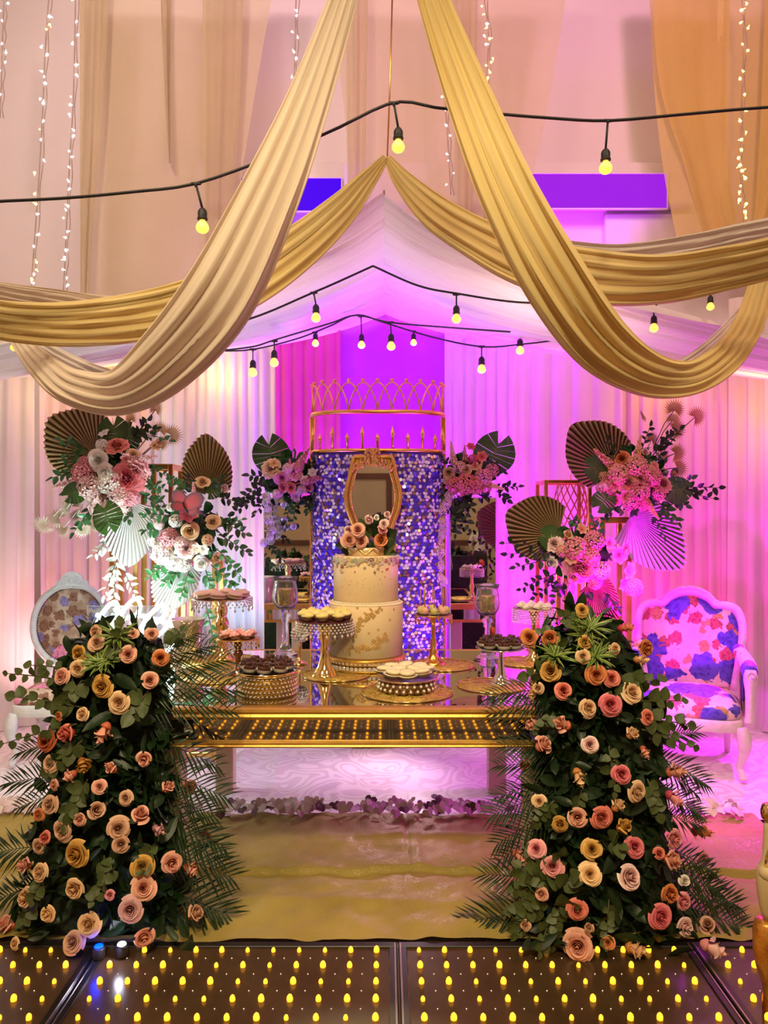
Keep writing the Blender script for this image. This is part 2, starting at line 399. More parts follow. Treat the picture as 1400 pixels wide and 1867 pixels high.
# ---- floor cloths
def noise2(x, y, seed=0, oct=4, f0=1.0):
    rng = np.random.RandomState(seed); out = 0
    for o in range(oct):
        for k in range(3):
            a = rng.uniform(0, 2*math.pi); fr = f0*2**o*rng.uniform(.7, 1.3); ph = rng.uniform(0, 6.28)
            out = out + np.sin((x*math.cos(a)+y*math.sin(a))*fr+ph)/(2**o)/1.7
    return out
def cloth_sheet(x0, x1, y0, y1, nx, ny, hf):
    X, Y = np.meshgrid(np.linspace(x0, x1, nx), np.linspace(y0, y1, ny), indexing='ij')
    return grid(np.stack([X, Y, hf(X, Y)], -1))
def damask_mat():
    m = mat('damask_cloth', (0.84, 0.78, 0.80), 0.6); nt = m.node_tree; L = nt.links.new; b = nt.nodes['Principled BSDF']
    tc = nt.nodes.new('ShaderNodeTexCoord')
    nz = nt.nodes.new('ShaderNodeTexNoise'); nz.inputs['Scale'].default_value = 3.4; nz.inputs['Detail'].default_value = 1.0; nz.inputs['Distortion'].default_value = .6
    L(tc.outputs['Object'], nz.inputs['Vector'])
    w = nt.nodes.new('ShaderNodeMath'); w.operation = 'PINGPONG'; w.inputs[1].default_value = .055; L(nz.outputs[0], w.inputs[0])
    w2 = nt.nodes.new('ShaderNodeMath'); w2.operation = 'MULTIPLY'; w2.inputs[1].default_value = 1/.055; L(w.outputs[0], w2.inputs[0])
    cr = nt.nodes.new('ShaderNodeValToRGB'); e = cr.color_ramp.elements
    e[0].position = .42; e[0].color = (0.78, 0.70, 0.73, 1); e[1].position = .52; e[1].color = (0.92, 0.86, 0.88, 1)
    L(w2.outputs[0], cr.inputs[0]); L(cr.outputs[0], b.inputs['Base Color'])
    r2 = nt.nodes.new('ShaderNodeMapRange'); r2.inputs[3].default_value = .35; r2.inputs[4].default_value = .65; L(w2.outputs[0], r2.inputs[0]); L(r2.outputs[0], b.inputs['Roughness'])
    return m
def damask_h(X, Y):
    h = 0.0035*noise2(X, Y, 3, 3, 3.0)+.0012*(1-2*np.abs(noise2(X, Y, 31, 2, 8.0)))
    for (a, b_, wd, hh) in ((-1.02, -.06, .03, .014), (-.82, -.05, .025, .018), (-.60, -.04, .035, .012), (-.25, -.02, .012, .010), (0.05, 0, .03, .004), (.45, .02, .012, .007), (.72, .03, .02, .012), (1.9, .3, .03, .018), (-1.75, .1, .03, .015)):
        c = a+b_*(Y-4.0)*2
        h = h+hh*np.exp(-((X-c)/wd)**2)
    return h+0.006
o = part('damask_carpet', MB().addx(cloth_sheet(-3.4, 3.4, 3.985, 6.75, 300, 90, damask_h)), damask_mat(), None)
tag(o, 'white damask floor cloth with soft folds spread behind the table', 'floor cloth')

def gold_cloth_mat():
    m = mat('gold_cloth', (0.40, 0.30, 0.07), 0.6, 0.05, (0.30, 0.22, 0.045), 3); nt = m.node_tree; L = nt.links.new; b = nt.nodes['Principled BSDF']
    tc = nt.nodes.new('ShaderNodeTexCoord')
    v = nt.nodes.new('ShaderNodeTexVoronoi'); v.inputs['Scale'].default_value = 260; L(tc.outputs['Object'], v.inputs['Vector'])
    lt = nt.nodes.new('ShaderNodeMath'); lt.operation = 'LESS_THAN'; lt.inputs[1].default_value = .25
    sp = nt.nodes.new('ShaderNodeSeparateColor'); L(v.outputs['Color'], sp.inputs[0]); L(sp.outputs[0], lt.inputs[0])
    mr = nt.nodes.new('ShaderNodeMapRange'); mr.inputs[3].default_value = .75; mr.inputs[4].default_value = .45; L(lt.outputs[0], mr.inputs[0]); L(mr.outputs[0], b.inputs['Roughness'])
    bp = nt.nodes.new('ShaderNodeBump'); bp.inputs['Strength'].default_value = .35; bp.inputs['Distance'].default_value = .004
    n = nt.nodes.new('ShaderNodeTexNoise'); n.inputs['Scale'].default_value = 120; n.inputs['Detail'].default_value = 3; L(tc.outputs['Object'], n.inputs['Vector'])
    L(n.outputs[0], bp.inputs['Height']); L(bp.outputs[0], b.inputs['Normal'])
    return m
def gold_h(X, Y):
    rid = lambda t: 1-2*np.abs(t)
    h = 0.005*noise2(X*.6, Y*2.2, 5, 3, 3.0)+.004*rid(noise2(X*.5, Y*1.6, 8, 2, 7.0))+.0025*rid(noise2(X, Y, 23, 2, 13.0))
    # two cross folds and a centre crease
    yy = Y-3.41-.012*np.sin(X*2.1)-.006*np.sin(X*7)
    h = h+np.where(yy > 0, .020*np.exp(-(yy/.16)**2), np.where(yy > -.012, .020+yy/.012*.026, -.006+.022*np.clip((-yy-.012)/.13, 0, 1)*np.exp(-np.maximum(-yy-.14, 0)/.3)))
    h = h+.014*np.exp(-((Y-3.72-.05*np.sin(X*1.3+1))/.03)**2)*(np.abs(X+.2) < 9)*(.5+.5*np.sin(X*2.1))
    h = h+.012*np.exp(-((Y-3.1+.03*np.sin(X*1.7))/.04)**2)*(.5+.5*np.cos(X*1.3))
    h = h+.004*noise2(X*1.4, Y*1.4, 17, 3, 16.0)-.012*np.clip(1-np.abs(X-.11)/.010, 0, 1)*(Y > 3.42)+.006*np.exp(-((X-.16)/.02)**2)*(Y > 3.42)
    return h+0.014
o = part('gold_cloth', MB().addx(cloth_sheet(-2.6, 1.93, 2.86, 4.03, 420, 170, gold_h)), gold_cloth_mat(), None)
tag(o, 'wrinkled metallic gold cloth on the floor in front of the table', 'floor cloth')

# ---- heart paper garland along the seam of the cloths
def heart_vf():
    pts = []
    for i in range(14):
        t = 2*math.pi*i/14
        x = 16*math.sin(t)**3; y = 13*math.cos(t)-5*math.cos(2*t)-2*math.cos(3*t)-math.cos(4*t)
        pts.append((x/16, y/16))
    n = len(pts)
    V = [(x, y, 0.10-.25*x*x) for x, y in pts]+[(x, y, 0.06-.25*x*x) for x, y in pts]
    f = [tuple(range(n)), tuple(reversed(range(n, 2*n)))]+[(i, (i+1) % n, (i+1) % n+n, i+n) for i in range(n)]
    return V, f
hm = MB().addx(heart_vf()).mesh('paper_heart', False)
HEARTS = [mat('heart_'+n, c, .6, 0, [q*.9 for q in c], 20) for n, c in
          (('pale', (.86, .70, .68)), ('dusty', (.74, .55, .55)), ('mauve', (.52, .34, .36)), ('dark', (.16, .09, .105)), ('white', (.90, .82, .80)))]
hm.materials.append(HEARTS[0])
gar = thing('heart_garland', 'garland of pink and mauve paper hearts along the cloth edge', 'garland', (0, 4.03, 0.02))
xs = np.sort(np.random.RandomState(4).uniform(-2.15, 1.92, 295))
for i, x in enumerate(xs):
    r = R.uniform(.025, .038)
    yy = R.gauss(0, .04)
    o = link('paper_heart', hm, gar, (x, yy, .012+r*.55+R.uniform(0, .014)), Euler((R.uniform(.25, 1.0), R.uniform(-.7, .7), R.uniform(-.5, .5))), r, [R.choice(HEARTS[:2]+HEARTS)])

# ---- curtains
def curtain(path, ztop, m, label, pleat=0.11, amp=0.035, seed=0, z0=0.015, gather=None, name='curtain_panel', group=None):
    rng = np.random.RandomState(seed)
    pts = spline(path, 200); seg = np.r_[0, np.cumsum(np.linalg.norm(np.diff(pts, axis=0), axis=1))]; Ln = seg[-1]
    n = max(30, int(Ln/.012)); s = np.linspace(0, Ln, n)
    x = np.interp(s, seg, pts[:, 0]); y = np.interp(s, seg, pts[:, 1])
    tx = np.gradient(x, s); ty = np.gradient(y, s); nx, ny = ty, -tx
    zs = np.r_[np.linspace(ztop, .25, 9), .12, z0]
    V = np.zeros((len(zs), n, 3))
    ph = np.cumsum(rng.uniform(.6, 1.5, n))/np.mean(np.arange(1)+1.05)*(s[1]-s[0])/pleat*2*math.pi
    a2 = .55+.45*np.interp(s, np.linspace(0, Ln, 12), rng.uniform(0, 1, 12))
    for i, z in enumerate(zs):
        k = 1-z/ztop
        w = amp*(.55+.5*k)*a2*(np.sin(ph+k*.6*np.sin(s*2.3+seed))+.35*np.sin(2*ph+1+k))
        w = w+(.05*k*k)*np.sin(s*3+seed)
        fl = .05*max(0, (.15-z)/.15)
        V[i, :, 0] = x+nx*(w+fl); V[i, :, 1] = y+ny*(w+fl); V[i, :, 2] = z+(.006*np.sin(ph*.5) if i == len(zs)-1 else 0)
    o = part(name, MB().addx(grid(V)), m, None)
    return tag(o, label, 'curtain', group)
CUR_PINK = cloth_mat('blush_curtain', (0.86, 0.70, 0.66), (0.82, 0.65, 0.61), .2)
CUR_CREAM = cloth_mat('cream_curtain', (0.88, 0.80, 0.72), (0.84, 0.75, 0.68), .2)
CUR_WHITE = cloth_mat('white_curtain', (0.88, 0.85, 0.84), (0.84, 0.80, 0.79), .2)
CUR_ROSE = cloth_mat('rose_curtain', (0.80, 0.14, 0.42), (0.7, .10, .36), .2)
CUR_FUCHSIA = cloth_mat('fuchsia_curtain', (0.66, 0.10, 0.80), (0.6, .08, .74), .2)
ZT = 3.3
curtain([(-3.5, 4.4), (-3.0, 5.2), (-2.62, 5.75)], 3.2, CUR_CREAM, 'cream pleated curtain at the left edge of the stage', seed=1, amp=.04, pleat=.14)
curtain([(-2.60, 5.78), (-2.3, 6.1), (-1.9, 6.28)], 2.97, CUR_PINK, 'blush pleated curtain behind the oval-backed chair', seed=2, pleat=.10)
curtain([(-1.88, 6.29), (-1.5, 6.38), (-0.86, 6.4)], 3.06, CUR_WHITE, 'white pleated curtain between left floral stands and purple backdrop', seed=3, pleat=.085, amp=.03)
curtain([(-0.90, 6.36), (-.6, 6.37), (-.36, 6.36)], 3.4, CUR_ROSE, 'narrow rose curtain left of the crown rail', seed=4, pleat=.09, amp=.02)
curtain([(-.38, 6.41), (.1, 6.43), (.54, 6.4)], 3.4, CUR_FUCHSIA, 'smooth violet centre curtain behind the golden crown rail', seed=5, pleat=.3, amp=.012)
curtain([(.50, 6.36), (.8, 6.38), (1.12, 6.38)], 3.4, CUR_WHITE, 'lilac-lit curtain right of the crown rail', seed=6, pleat=.10, amp=.025)
curtain([(1.10, 6.40), (1.5, 6.38), (1.95, 6.28)], 3.06, CUR_WHITE, 'bright magenta-lit curtain behind the right floral stands', seed=7, pleat=.17, amp=.03)
curtain([(1.93, 6.30), (2.3, 6.12), (2.62, 5.75)], 2.97, CUR_PINK, 'pink pleated curtain behind the patterned armchair', seed=8, pleat=.10)
curtain([(2.60, 5.78), (3.0, 5.25), (3.5, 4.4)], 3.2, CUR_CREAM, 'peach pleated curtain at the right edge of the stage', seed=9, amp=.04, pleat=.13)

# ---- the tent-like canopy over the stage
CANOPY_M = cloth_mat('canopy_cloth', (0.90, 0.85, 0.80), (0.87, 0.81, 0.77), .15)
def canopy(side, label):
    nx, ny = 70, 260
    u = np.linspace(0, 1, nx); v = np.linspace(0, 1, ny)
    U, Vv = np.meshgrid(u, v, indexing='ij')
    X = U*2.75; Y = 3.94+Vv*2.42
    k = .50+(.24-.50)*Vv**.8
    z = 3.24-k*(np.sqrt(X*X+.006)-.077)**.62
    ph = Y*2*math.pi/.11+1.3*np.sin(X*1.1+Y*3)+.9*np.sin(Y*7.1)+2.2*np.sin(Y*2.3+side)
    sh = lambda t: 1-2*np.abs(np.sin(t/2))**.6
    z = z+(.008+.028*np.minimum(X, .8)/.8)*(sh(ph)+.45*sh(2.3*ph+X*2)+.3*np.sin(.37*ph-X))-.05*U*np.sin(Vv*math.pi)*1.2
    V = np.stack([side*X, Y, z], -1)
    o = part('tent_canopy', MB().addx(grid(V)), CANOPY_M, None)
    tag(o, label, 'canopy', 'halves of the stage canopy')
    return o
canopy(-1, 'left slope of the gathered white fabric canopy')
canopy(1, 'right slope of the gathered white fabric canopy')
o = part('ridge_cord', MB().addx(tube([(0, 3.93, 3.245), (0, 6.42, 3.245)], .006, 6)), mat('ridge_cord', (.55, .5, .45), .6, 0, (.5, .45, .4), 9), None)
tag(o, 'thin cord holding the ridge of the white canopy', 'cord')

# ---- gathered swags: (px, py, depth, half width in px)
SW_GOLD = cloth_mat('champagne_swag', (0.90, 0.74, 0.36), (0.86, 0.69, 0.31), .3)
SW_CREAM = cloth_mat('cream_swag', (0.90, 0.79, 0.66), (0.86, 0.74, 0.60), .3)
SW_WHITE = cloth_mat('ivory_swag', (0.88, 0.82, 0.74), (0.85, 0.78, 0.69), .3)
def cs(t): return 1-2*abs(math.sin(t))**.7      # rounded ridges with sharp creases
def swag(ctrl, m, label, folds=5, seed=0, thick=.4, n=90, par=None, group=None, amp=.16, name='fabric_swag'):
    rng = np.random.RandomState(seed)
    c = spline(ctrl, n)
    C = [P(q[0], q[1], q[2]) for q in c]; W = [M_(q[3], q[2]) for q in c]
    K = 64; V = np.zeros((n, K+1, 3))
    fr = rng.uniform(.7, 1.3, 4)*folds; ph = rng.uniform(0, 6.28, 4)
    for i in range(n):
        t = (C[min(i+1, n-1)]-C[max(i-1, 0)]).normalized()
        view = (Vector((0, 0, CAMZ))-C[i]).normalized()
        s = t.cross(view).normalized(); nn = s.cross(t).normalized()
        if nn.dot(view) < 0: nn = -nn
        w = W[i]; q = i/n
        for j in range(K+1):
            a = 2*math.pi*j/K
            xx = math.cos(a); yy = math.sin(a)
            rip = amp*(1.1*cs(fr[0]*1.5*xx+ph[0]+1.0*math.sin(q*5))+.7*cs(fr[1]*2.3*xx+ph[1]-q*3)+.35*cs(fr[2]*4*xx+ph[2]+q*3))
            h = thick*(1 if yy > 0 else .7)*math.copysign(abs(yy)**.7, yy)+rip*max(0, yy)**.5*(1 if yy > 0 else 0)
            if yy < 0: h += .5*rip*abs(yy)**.5
            V[i, j] = C[i]+s*(w*xx)+nn*(w*h)
    mb = MB().addx(grid(V))
    o = part(name, mb, m, par)
    if par is None: tag(o, label, 'drape', group)
    return o
# big V swags from the hall ceiling
swag([(640, -60, 2.5, 20), (622, 10, 2.5, 27), (560, 190, 2.5, 40), (490, 360, 2.5, 55), (400, 540, 2.55, 66), (300, 660, 2.65, 58), (215, 716, 2.75, 42), (130, 705, 2.9, 34), (75, 665, 3.1, 26), (35, 620, 3.3, 16), (12, 585, 3.5, 10), (-60, 500, 3.6, 8), (-120, 420, 3.7, 7)],
     SW_CREAM, 'long cream swag sweeping from top centre down to the lower left', 5, 1)
swag([(20, 590, 3.6, 8), (60, 625, 3.5, 15), (130, 665, 3.4, 18), (200, 690, 3.3, 17), (270, 695, 3.2, 14), (330, 670, 3.1, 12)],
     SW_WHITE, 'short white swag loop behind the long left swag', 4, 2)
swag([(772, -60, 2.5, 24), (795, 15, 2.5, 30), (855, 180, 2.5, 42), (925, 350, 2.5, 52), (1005, 500, 2.55, 58), (1090, 620, 2.65, 54), (1175, 680, 2.75, 42), (1255, 690, 2.9, 32), (1320, 655, 3.1, 30), (1365, 590, 3.3, 26), (1395, 500, 3.5, 20), (1450, 400, 3.6, 14), (1500, 300, 3.7, 9)],
     SW_GOLD, 'long champagne swag sweeping from top centre down to the lower right', 5, 3)
swag([(1130, 690, 3.1, 12), (1200, 690, 3.2, 15), (1270, 655, 3.3, 16), (1330, 600, 3.4, 14), (1385, 530, 3.6, 8)],
     SW_WHITE, 'short lilac-lit swag loop behind the long right swag', 4, 4)
# cross swags from the canopy apex
swag([(703, 288, 3.75, 7), (672, 325, 3.7, 17), (620, 385, 3.6, 30), (540, 455, 3.45, 40), (440, 520, 3.3, 46), (320, 565, 3.2, 46), (180, 588, 3.1, 42), (60, 590, 3.0, 38), (-60, 570, 2.95, 34), (-330, 490, 3.0, 26), (-560, 400, 3.05, 14)],
     SW_GOLD, 'golden swag from the canopy apex to the left edge', 6, 5)
swag([(470, 500, 3.55, 22), (350, 545, 3.5, 22), (220, 560, 3.5, 20), (100, 545, 3.5, 18), (-40, 522, 3.5, 16), (-330, 450, 3.5, 12)],
     SW_CREAM, 'pale swag strip running just above the golden left swag', 3, 6)
swag([(706, 288, 3.75, 7), (735, 330, 3.7, 18), (790, 385, 3.6, 30), (860, 430, 3.5, 36), (960, 478, 3.35, 44), (1080, 505, 3.2, 48), (1200, 510, 3.1, 44), (1320, 490, 3.0, 40), (1460, 455, 2.95, 36), (1730, 370, 3.0, 26), (1960, 280, 3.05, 14)],
     SW_GOLD, 'golden swag from the canopy apex to the right edge', 6, 7)
swag([(900, 430, 3.65, 14), (1010, 458, 3.6, 22), (1130, 470, 3.6, 24), (1260, 452, 3.55, 24), (1350, 430, 3.5, 22), (1450, 405, 3.5, 20), (1730, 320, 3.5, 12)],
     SW_WHITE, 'pale swag strip running just above the golden right swag', 3, 8)
o = part('hanging_cord', MB().addx(tube([P(706, 285, 3.75), P(711, 150, 3.75), P(716, -40, 3.75)], .004, 6)), GOLD, None)
tag(o, 'thin cord from the ceiling to the canopy apex', 'cord')

# ---- sheer panels hanging high behind the canopy
SHEER = cloth_mat('sheer_champagne', (0.82, 0.70, 0.44), (0.78, 0.66, 0.40), .35, transp=.40)
SHEER_Y = cloth_mat('sheer_yellow', (0.94, 0.76, 0.24), (0.90, 0.72, 0.21), .35, transp=.40)
def sheer(strips, label, m=None):
    """strips: list of (depth, [(py, pxleft, pxright), ...])"""
    mb = MB()
    for (d, rows) in strips:
        r = spline(rows, 24); V = np.zeros((24, 14, 3))
        for i, (py, a, b) in enumerate(r):
            for j in range(14):
                q = j/13
                V[i, j] = P(a+(b-a)*q, py, d+.03*math.sin(q*9+i*.1)+.015*math.sin(q*23+d))
        mb.addx(grid(V))
        if d < 6.6: V[:, :, 1] -= .02; mb.addx(grid(V))      # a fold lies double
    o = part('sheer_panel', mb, m or SHEER, None)
    return tag(o, label, 'drape', 'sheer panels above the canopy')
sheer([(6.6, [(-60, 145, 505), (200, 146, 460), (400, 146, 430), (620, 150, 420)]),
       (6.55, [(-60, 148, 203), (200, 148, 190), (400, 148, 172), (600, 148, 160)]),
       (6.55, [(-60, 292, 316), (150, 300, 312), (300, 309, 312)]),
       (6.55, [(-60, 370, 447), (200, 371, 437), (400, 372, 424), (600, 374, 410)])],
      'wide sheer champagne panel hanging high on the left')
sheer([(6.6, [(-60, 600, 1040), (120, 618, 1012), (260, 633, 985), (380, 634, 955), (480, 636, 930)]),
       (6.55, [(-60, 630, 672), (200, 632, 668), (420, 634, 664)]),
       (6.55, [(-60, 800, 872), (200, 830, 866), (420, 834, 860)])],
      'wide sheer champagne panel hanging high in the middle')
sheer([(6.6, [(-60, 1182, 1470), (150, 1192, 1470), (280, 1205, 1470), (380, 1222, 1450), (480, 1245, 1440)]),
       (6.55, [(-60, 1185, 1330), (150, 1200, 1325), (300, 1245, 1325), (460, 1290, 1350)]),
       (6.5, [(-60, 1395, 1480), (200, 1385, 1470), (330, 1378, 1440), (400, 1372, 1410), (450, 1350, 1400)])],
      'sheer yellow panel hanging high on the right, gathered at its foot', SHEER_Y)

# ---------------------------------------------------------------- LED dance floor
LED_TOP = mat('smoked_led_glass', (0.050, 0.028, 0.012), 0.24, 0.0, (0.07, 0.04, 0.018), 5, spec=.55)
LED_FRAME = mat('black_led_frame', (0.012, 0.011, 0.010), 0.3, 0.2, (0.02, 0.018, 0.016), 9)
LED_STEEL = mat('steel_edge', (0.45, 0.43, 0.42), 0.3, 1.0, (0.35, 0.33, 0.32), 9)
LED_ON = mat('amber_led', (1, .6, .1), .3, emit=(1.0, 0.37, 0.012), estr=2.5)
LED_SMALL = mat('white_led', (1, .9, .8), .3, emit=(1.0, 0.78, 0.55), estr=.9)
led_me = MB().addx(lathe([(.010, 0), (.0105, .008), (.008, .016), (.003, .021)], 8)).mesh('led')
XS = [-2.12, -1.04, 0.05, 1.13, 2.21]; YS = [2.845, 1.78, 0.71, -0.36]
names = {(0, 0): 'LED dance floor panel at the far left under the flowers', (1, 0): 'LED dance floor panel left of the middle seam', (2, 0): 'LED dance floor panel right of the middle seam', (3, 0): 'LED dance floor panel at the right edge beside the gilded chair leg'}
for j in range(3):
    for i in range(4):
        x0, x1, y1, y0 = XS[i], XS[i+1], YS[j], YS[j+1]
        cx, cy = (x0+x1)/2, (y0+y1)/2
        lab = names.get((i, j)) or 'LED dance floor panel in the %s row before the stage, %s' % (('second', 'third')[j-1], ('far left', 'left of the seam', 'right of the seam', 'far right')[i])
        t = thing('led_dance_panel', lab, 'light panel', (cx, cy, 0), group='LED dance floor panels')
        hx, hy = (x1-x0)/2-.002, (y1-y0)/2-.002
        part('glass_top', MB().addx(bbox(-hx+.03, hx-.03, -hy+.03, hy-.03, -.018, .004, .002)), LED_TOP, t, smooth=False)
        for (a, b, c, d) in ((-hx, hx, hy-.032, hy), (-hx, hx, -hy, -hy+.032), (-hx, -hx+.032, -hy+.032, hy-.032), (hx-.032, hx, -hy+.032, hy-.032)):
            part('frame_bar', MB().addx(bbox(a, b, c, d, -.018, .010, .003)), LED_FRAME, t, smooth=False)
        for s in (-1, 1):
            part('steel_strip', MB().addx(bbox(s*(hx-.008)-.003, s*(hx-.008)+.003, -hy+.01, hy-.01, .009, .012, .001)), LED_STEEL, t, smooth=False)
        far = MB(); dots = MB(); st = .0905
        for a in range(11):
            for b in range(11):
                lx = -hx+.075+a*(2*hx-.15)/10; ly = hy-.055-b*(2*hy-.13)/10
                if j == 0 and cy+ly > 2.3: link('led', led_me, t, (lx, ly, .004), None, R.choice((.72, .9, 1.0)), LED_ON)
                else: far.add(np.array(lathe([(.007, 0), (.007, .006), (.003, .010)], 6)[0])+np.array((lx, ly, .004)), lathe([(.007, 0), (.007, .006), (.003, .010)], 6)[1])
                if a < 10 and b < 10: dots.addx(octa(.0026, (lx+.045, ly-.045, .006)))
        if far.n:
            o = part('far_leds', far, LED_ON, t); o['kind'] = 'stuff'
        o = part('small_leds', dots, LED_SMALL, t); o['kind'] = 'stuff'
# two small spotlights standing at the foot of the left flowers
for (px, py, c, s, lab, cn) in ((180, 1742, (0.0, 0.02, 1.0), 12, 'small blue LED spotlight on the dance floor below the left flowers', 'blue'), (222, 1738, (.85, .8, 1.0), 14, 'small white LED spotlight on the dance floor below the left flowers', 'white')):
    d = 1.58*F/(py-933.5); p = P(px, py, d); p.z = 0.012
    t = thing('led_spotlight', lab, 'spotlight', p)
    part('housing', MB().addx(lathe([(.020, 0), (.022, .004), (.022, .035), (.017, .040)], 14)), BLACK, t)
    part('lens', MB().addx(lathe([(.016, .040), (.014, .044), (.004, .046)], 12)), mat(cn+'_spot_lens', c, .3, emit=c, estr=s), t)
    lamp('spot_glow', 'POINT', p+Vector((0, -.03, .07)), c, .5 if cn == 'blue' else .5, None, .01)

# ---------------------------------------------------------------- mirrored dessert table
TT = 0.797
tb = thing('dessert_table', 'mirrored dessert table with gold moulded frame between the flower pillars', 'table', (0, 3.15, 0))
TX0, TX1, TD = -1.12, 0.86, 1.34
part('mirror_top', MB().addx(bbox(TX0+.03, TX1-.03, .03, TD-.03, TT-.02, TT, .003)), MIRROR_TOP, tb, smooth=False)
prof = [(0, .0), (-.012, .003), (-.018, .014), (-.012, .024), (-.020, .034), (-.018, .044), (-.004, .050), (.03, .050), (.03, 0)]
def mould(x0, x1, z, s, y):
    V = [(x, y+a*s, z+b*s) for x in (x0, x1) for a, b in prof]; n = len(prof)
    return V, [(i, (i+1) % n, (i+1) % n+n, i+n) for i in range(n)]+[tuple(reversed(range(n))), tuple(range(n, 2*n))]
part('top_moulding', MB().addx(mould(TX0, TX1, TT-.048, 1.0, 0)), GOLD_PAINT, tb, smooth=False)
part('side_moulding', MB().addx(bbox(TX0, TX0+.03, .03, TD, TT-.048, TT+.002, .004)), GOLD_PAINT, tb, smooth=False)
part('side_moulding', MB().addx(bbox(TX1-.03, TX1, .03, TD, TT-.048, TT+.002, .004)), GOLD_PAINT, tb, smooth=False)
part('back_moulding', MB().addx(bbox(TX0+.03, TX1-.03, TD-.03, TD, TT-.048, TT+.002, .004)), GOLD_PAINT, tb, smooth=False)
part('apron_mirror', MB().addx(bbox(TX0+.02, TX1-.02, .006, .02, TT-.138, TT-.05, .001)), MIRROR_TOP, tb, smooth=False)
part('apron_mirror', MB().addx(bbox(TX0+.02, TX1-.02, TD-.02, TD-.006, TT-.138, TT-.05, .001)), MIRROR_TOP, tb, smooth=False)
part('lower_moulding', MB().addx(mould(TX0, TX1, TT-.163, .52, -.004)), GOLD_PAINT, tb, smooth=False)
part('lower_moulding', MB().addx(bbox(TX0, TX1, TD-.02, TD, TT-.163, TT-.138, .004)), GOLD_PAINT, tb, smooth=False)
part('table_base_panel', MB().addx(bbox(TX0+.01, TX1-.01, .01, TD-.01, TT-.06, TT-.021, .004)), GOLD_PAINT, tb, smooth=False)
for x in (TX0+.22, TX1-.22):
    for y in (.12, TD-.12):
        part('leg', MB().addx(bbox(x-.05, x+.05, y-.05, y+.05, .012, TT-.055, .006)), mat('leg_paint', (.72, .55, .4), .5, 0, (.66, .5, .36), 6), tb, smooth=False)

def dB(py): return (CAMZ-TT)*F/(py-933.5)      # depth of a point on the table top seen at py
def on_table(px, py):
    d = dB(py); p = P(px, py, d); p.z = TT+.001; return p, d

# ---- gold wire placemats
MAT_GOLD = mat('matt_gold_wire', (.80, .58, .14), .42, .7, (.62, .42, .08), 60, bump=.6, bscale=90)
def placemat(px, py, rpx, label, lift=0):
    p, d = on_table(px, py); r = M_(rpx, d); p.z += lift
    mb = MB(); rng = np.random.RandomState(int(px))
    for k in range(150):
        a = rng.uniform(0, 6.28); rr = r*math.sqrt(rng.uniform(.05, 1)); L = rng.uniform(.10, .28)*r; b = rng.uniform(0, 6.28); c = rng.uniform(-2, 2)
        pts = []
        for q in range(6):
            s = q/5; x = rr*math.cos(a)+L*(s-.5)*math.cos(b+c*s); y = rr*math.sin(a)+L*(s-.5)*math.sin(b+c*s)
            m = math.hypot(x, y)
            if m > r: x *= r/m; y *= r/m
            pts.append((x, y, .003+.005*math.sin(q*1.3+k)**2))
        mb.addx(tube(pts, .0013, 3, caps=False))
    t = thing('wire_placemat', label, 'placemat', p, group='gold wire placemats')
    part('rim', MB().addx(tube([(r*math.cos(i/40*6.283), r*math.sin(i/40*6.283), .004) for i in range(40)], .0028, 5, closed=True)), GOLD_SHINY, t)
    part('under_disc', MB().addx(lathe([(r*.985, .0004), (r*.985, .0018)], 40)), MAT_GOLD, t)
    o = part('wire_weave', mb, MAT_GOLD, t); o['kind'] = 'stuff'
placemat(405, 1207, 72, 'gold wire placemat under the tall macaron stand')
placemat(398, 1234, 66, 'gold wire placemat left of the brownie drum')
placemat(612, 1231, 62, 'gold wire placemat under the cupcake stand')
placemat(742, 1262, 84, 'gold wire placemat under the pearl macaron drum')
placemat(806, 1213, 60, 'gold wire placemat under the cake pop stand')
placemat(895, 1251, 62, 'gold wire placemat under the right brownie stand')
placemat(955, 1208, 50, 'gold wire placemat under the meringue stand', )

# ---- cake
CAKE_M = mat('ivory_fondant', (0.88, 0.68, 0.40), 0.45, 0, (0.85, 0.65, 0.37), 4, spec=.3)
APPL = mat('gold_sugar_lace', (0.55, 0.33, 0.10), 0.4, .3, (0.66, 0.44, 0.16), 30)
cd = 4.0; cp = P(667, 1205, cd); cp.z = TT+.001
ck = thing('wedding_cake', 'two-tier ivory cake with gold lace and button trim', 'cake', cp)
r1, r2 = .192, .168; zb, z1, z2 = .068, .340, .578
bs = part('cake_board', MB().addx(lathe([(.20, 0), (.205, .006), (.205, .010), (.19, .014), (.186, .030), (.205, .034), (.207, .058), (.203, .066), (.19, .068)], 48)), GOLD_PAINT, ck)
mb = MB()
for row in range(2):
    for i in range(56):
        a = i/56*2*math.pi; rr = .2
        A = Matrix.Translation((rr*math.cos(a), rr*math.sin(a), .020+row*.028)) @ Matrix.Rotation(a, 4, 'Z')
        mb.addx(bbox(-.003, .006, -.009, .009, -.010, .010, .003), A)
o = part('crystal_band', mb, CRYSTAL, bs, smooth=False); o['kind'] = 'stuff'
def tier(r, a, b, name):
    return part(name, MB().addx(lathe([(r-.004, a), (r, a+.004), (r, b-.014), (r-.004, b-.005), (r-.014, b), (.01, b)], 56)), CAKE_M, ck)
tier(r1, zb, z1, 'lower_tier'); tier(r2, z1, z2, 'upper_tier')
mb = MB()
for i in range(130):
    a = i/130*2*math.pi; mb.addx(sphere(.0043, 6, 4, ((r2+.006)*math.cos(a), (r2+.006)*math.sin(a), z1+.004)))
o = part('pearl_border', mb, PEARL, ck); o['kind'] = 'stuff'
mb = MB()
for i in range(150):
    a = i/150*2*math.pi; mb.addx(sphere(.0036, 6, 4, ((r1-.002)*math.cos(a), (r1-.002)*math.sin(a), z1-.006)))
o = part('pearl_border', mb, PEARL, ck); o['kind'] = 'stuff'
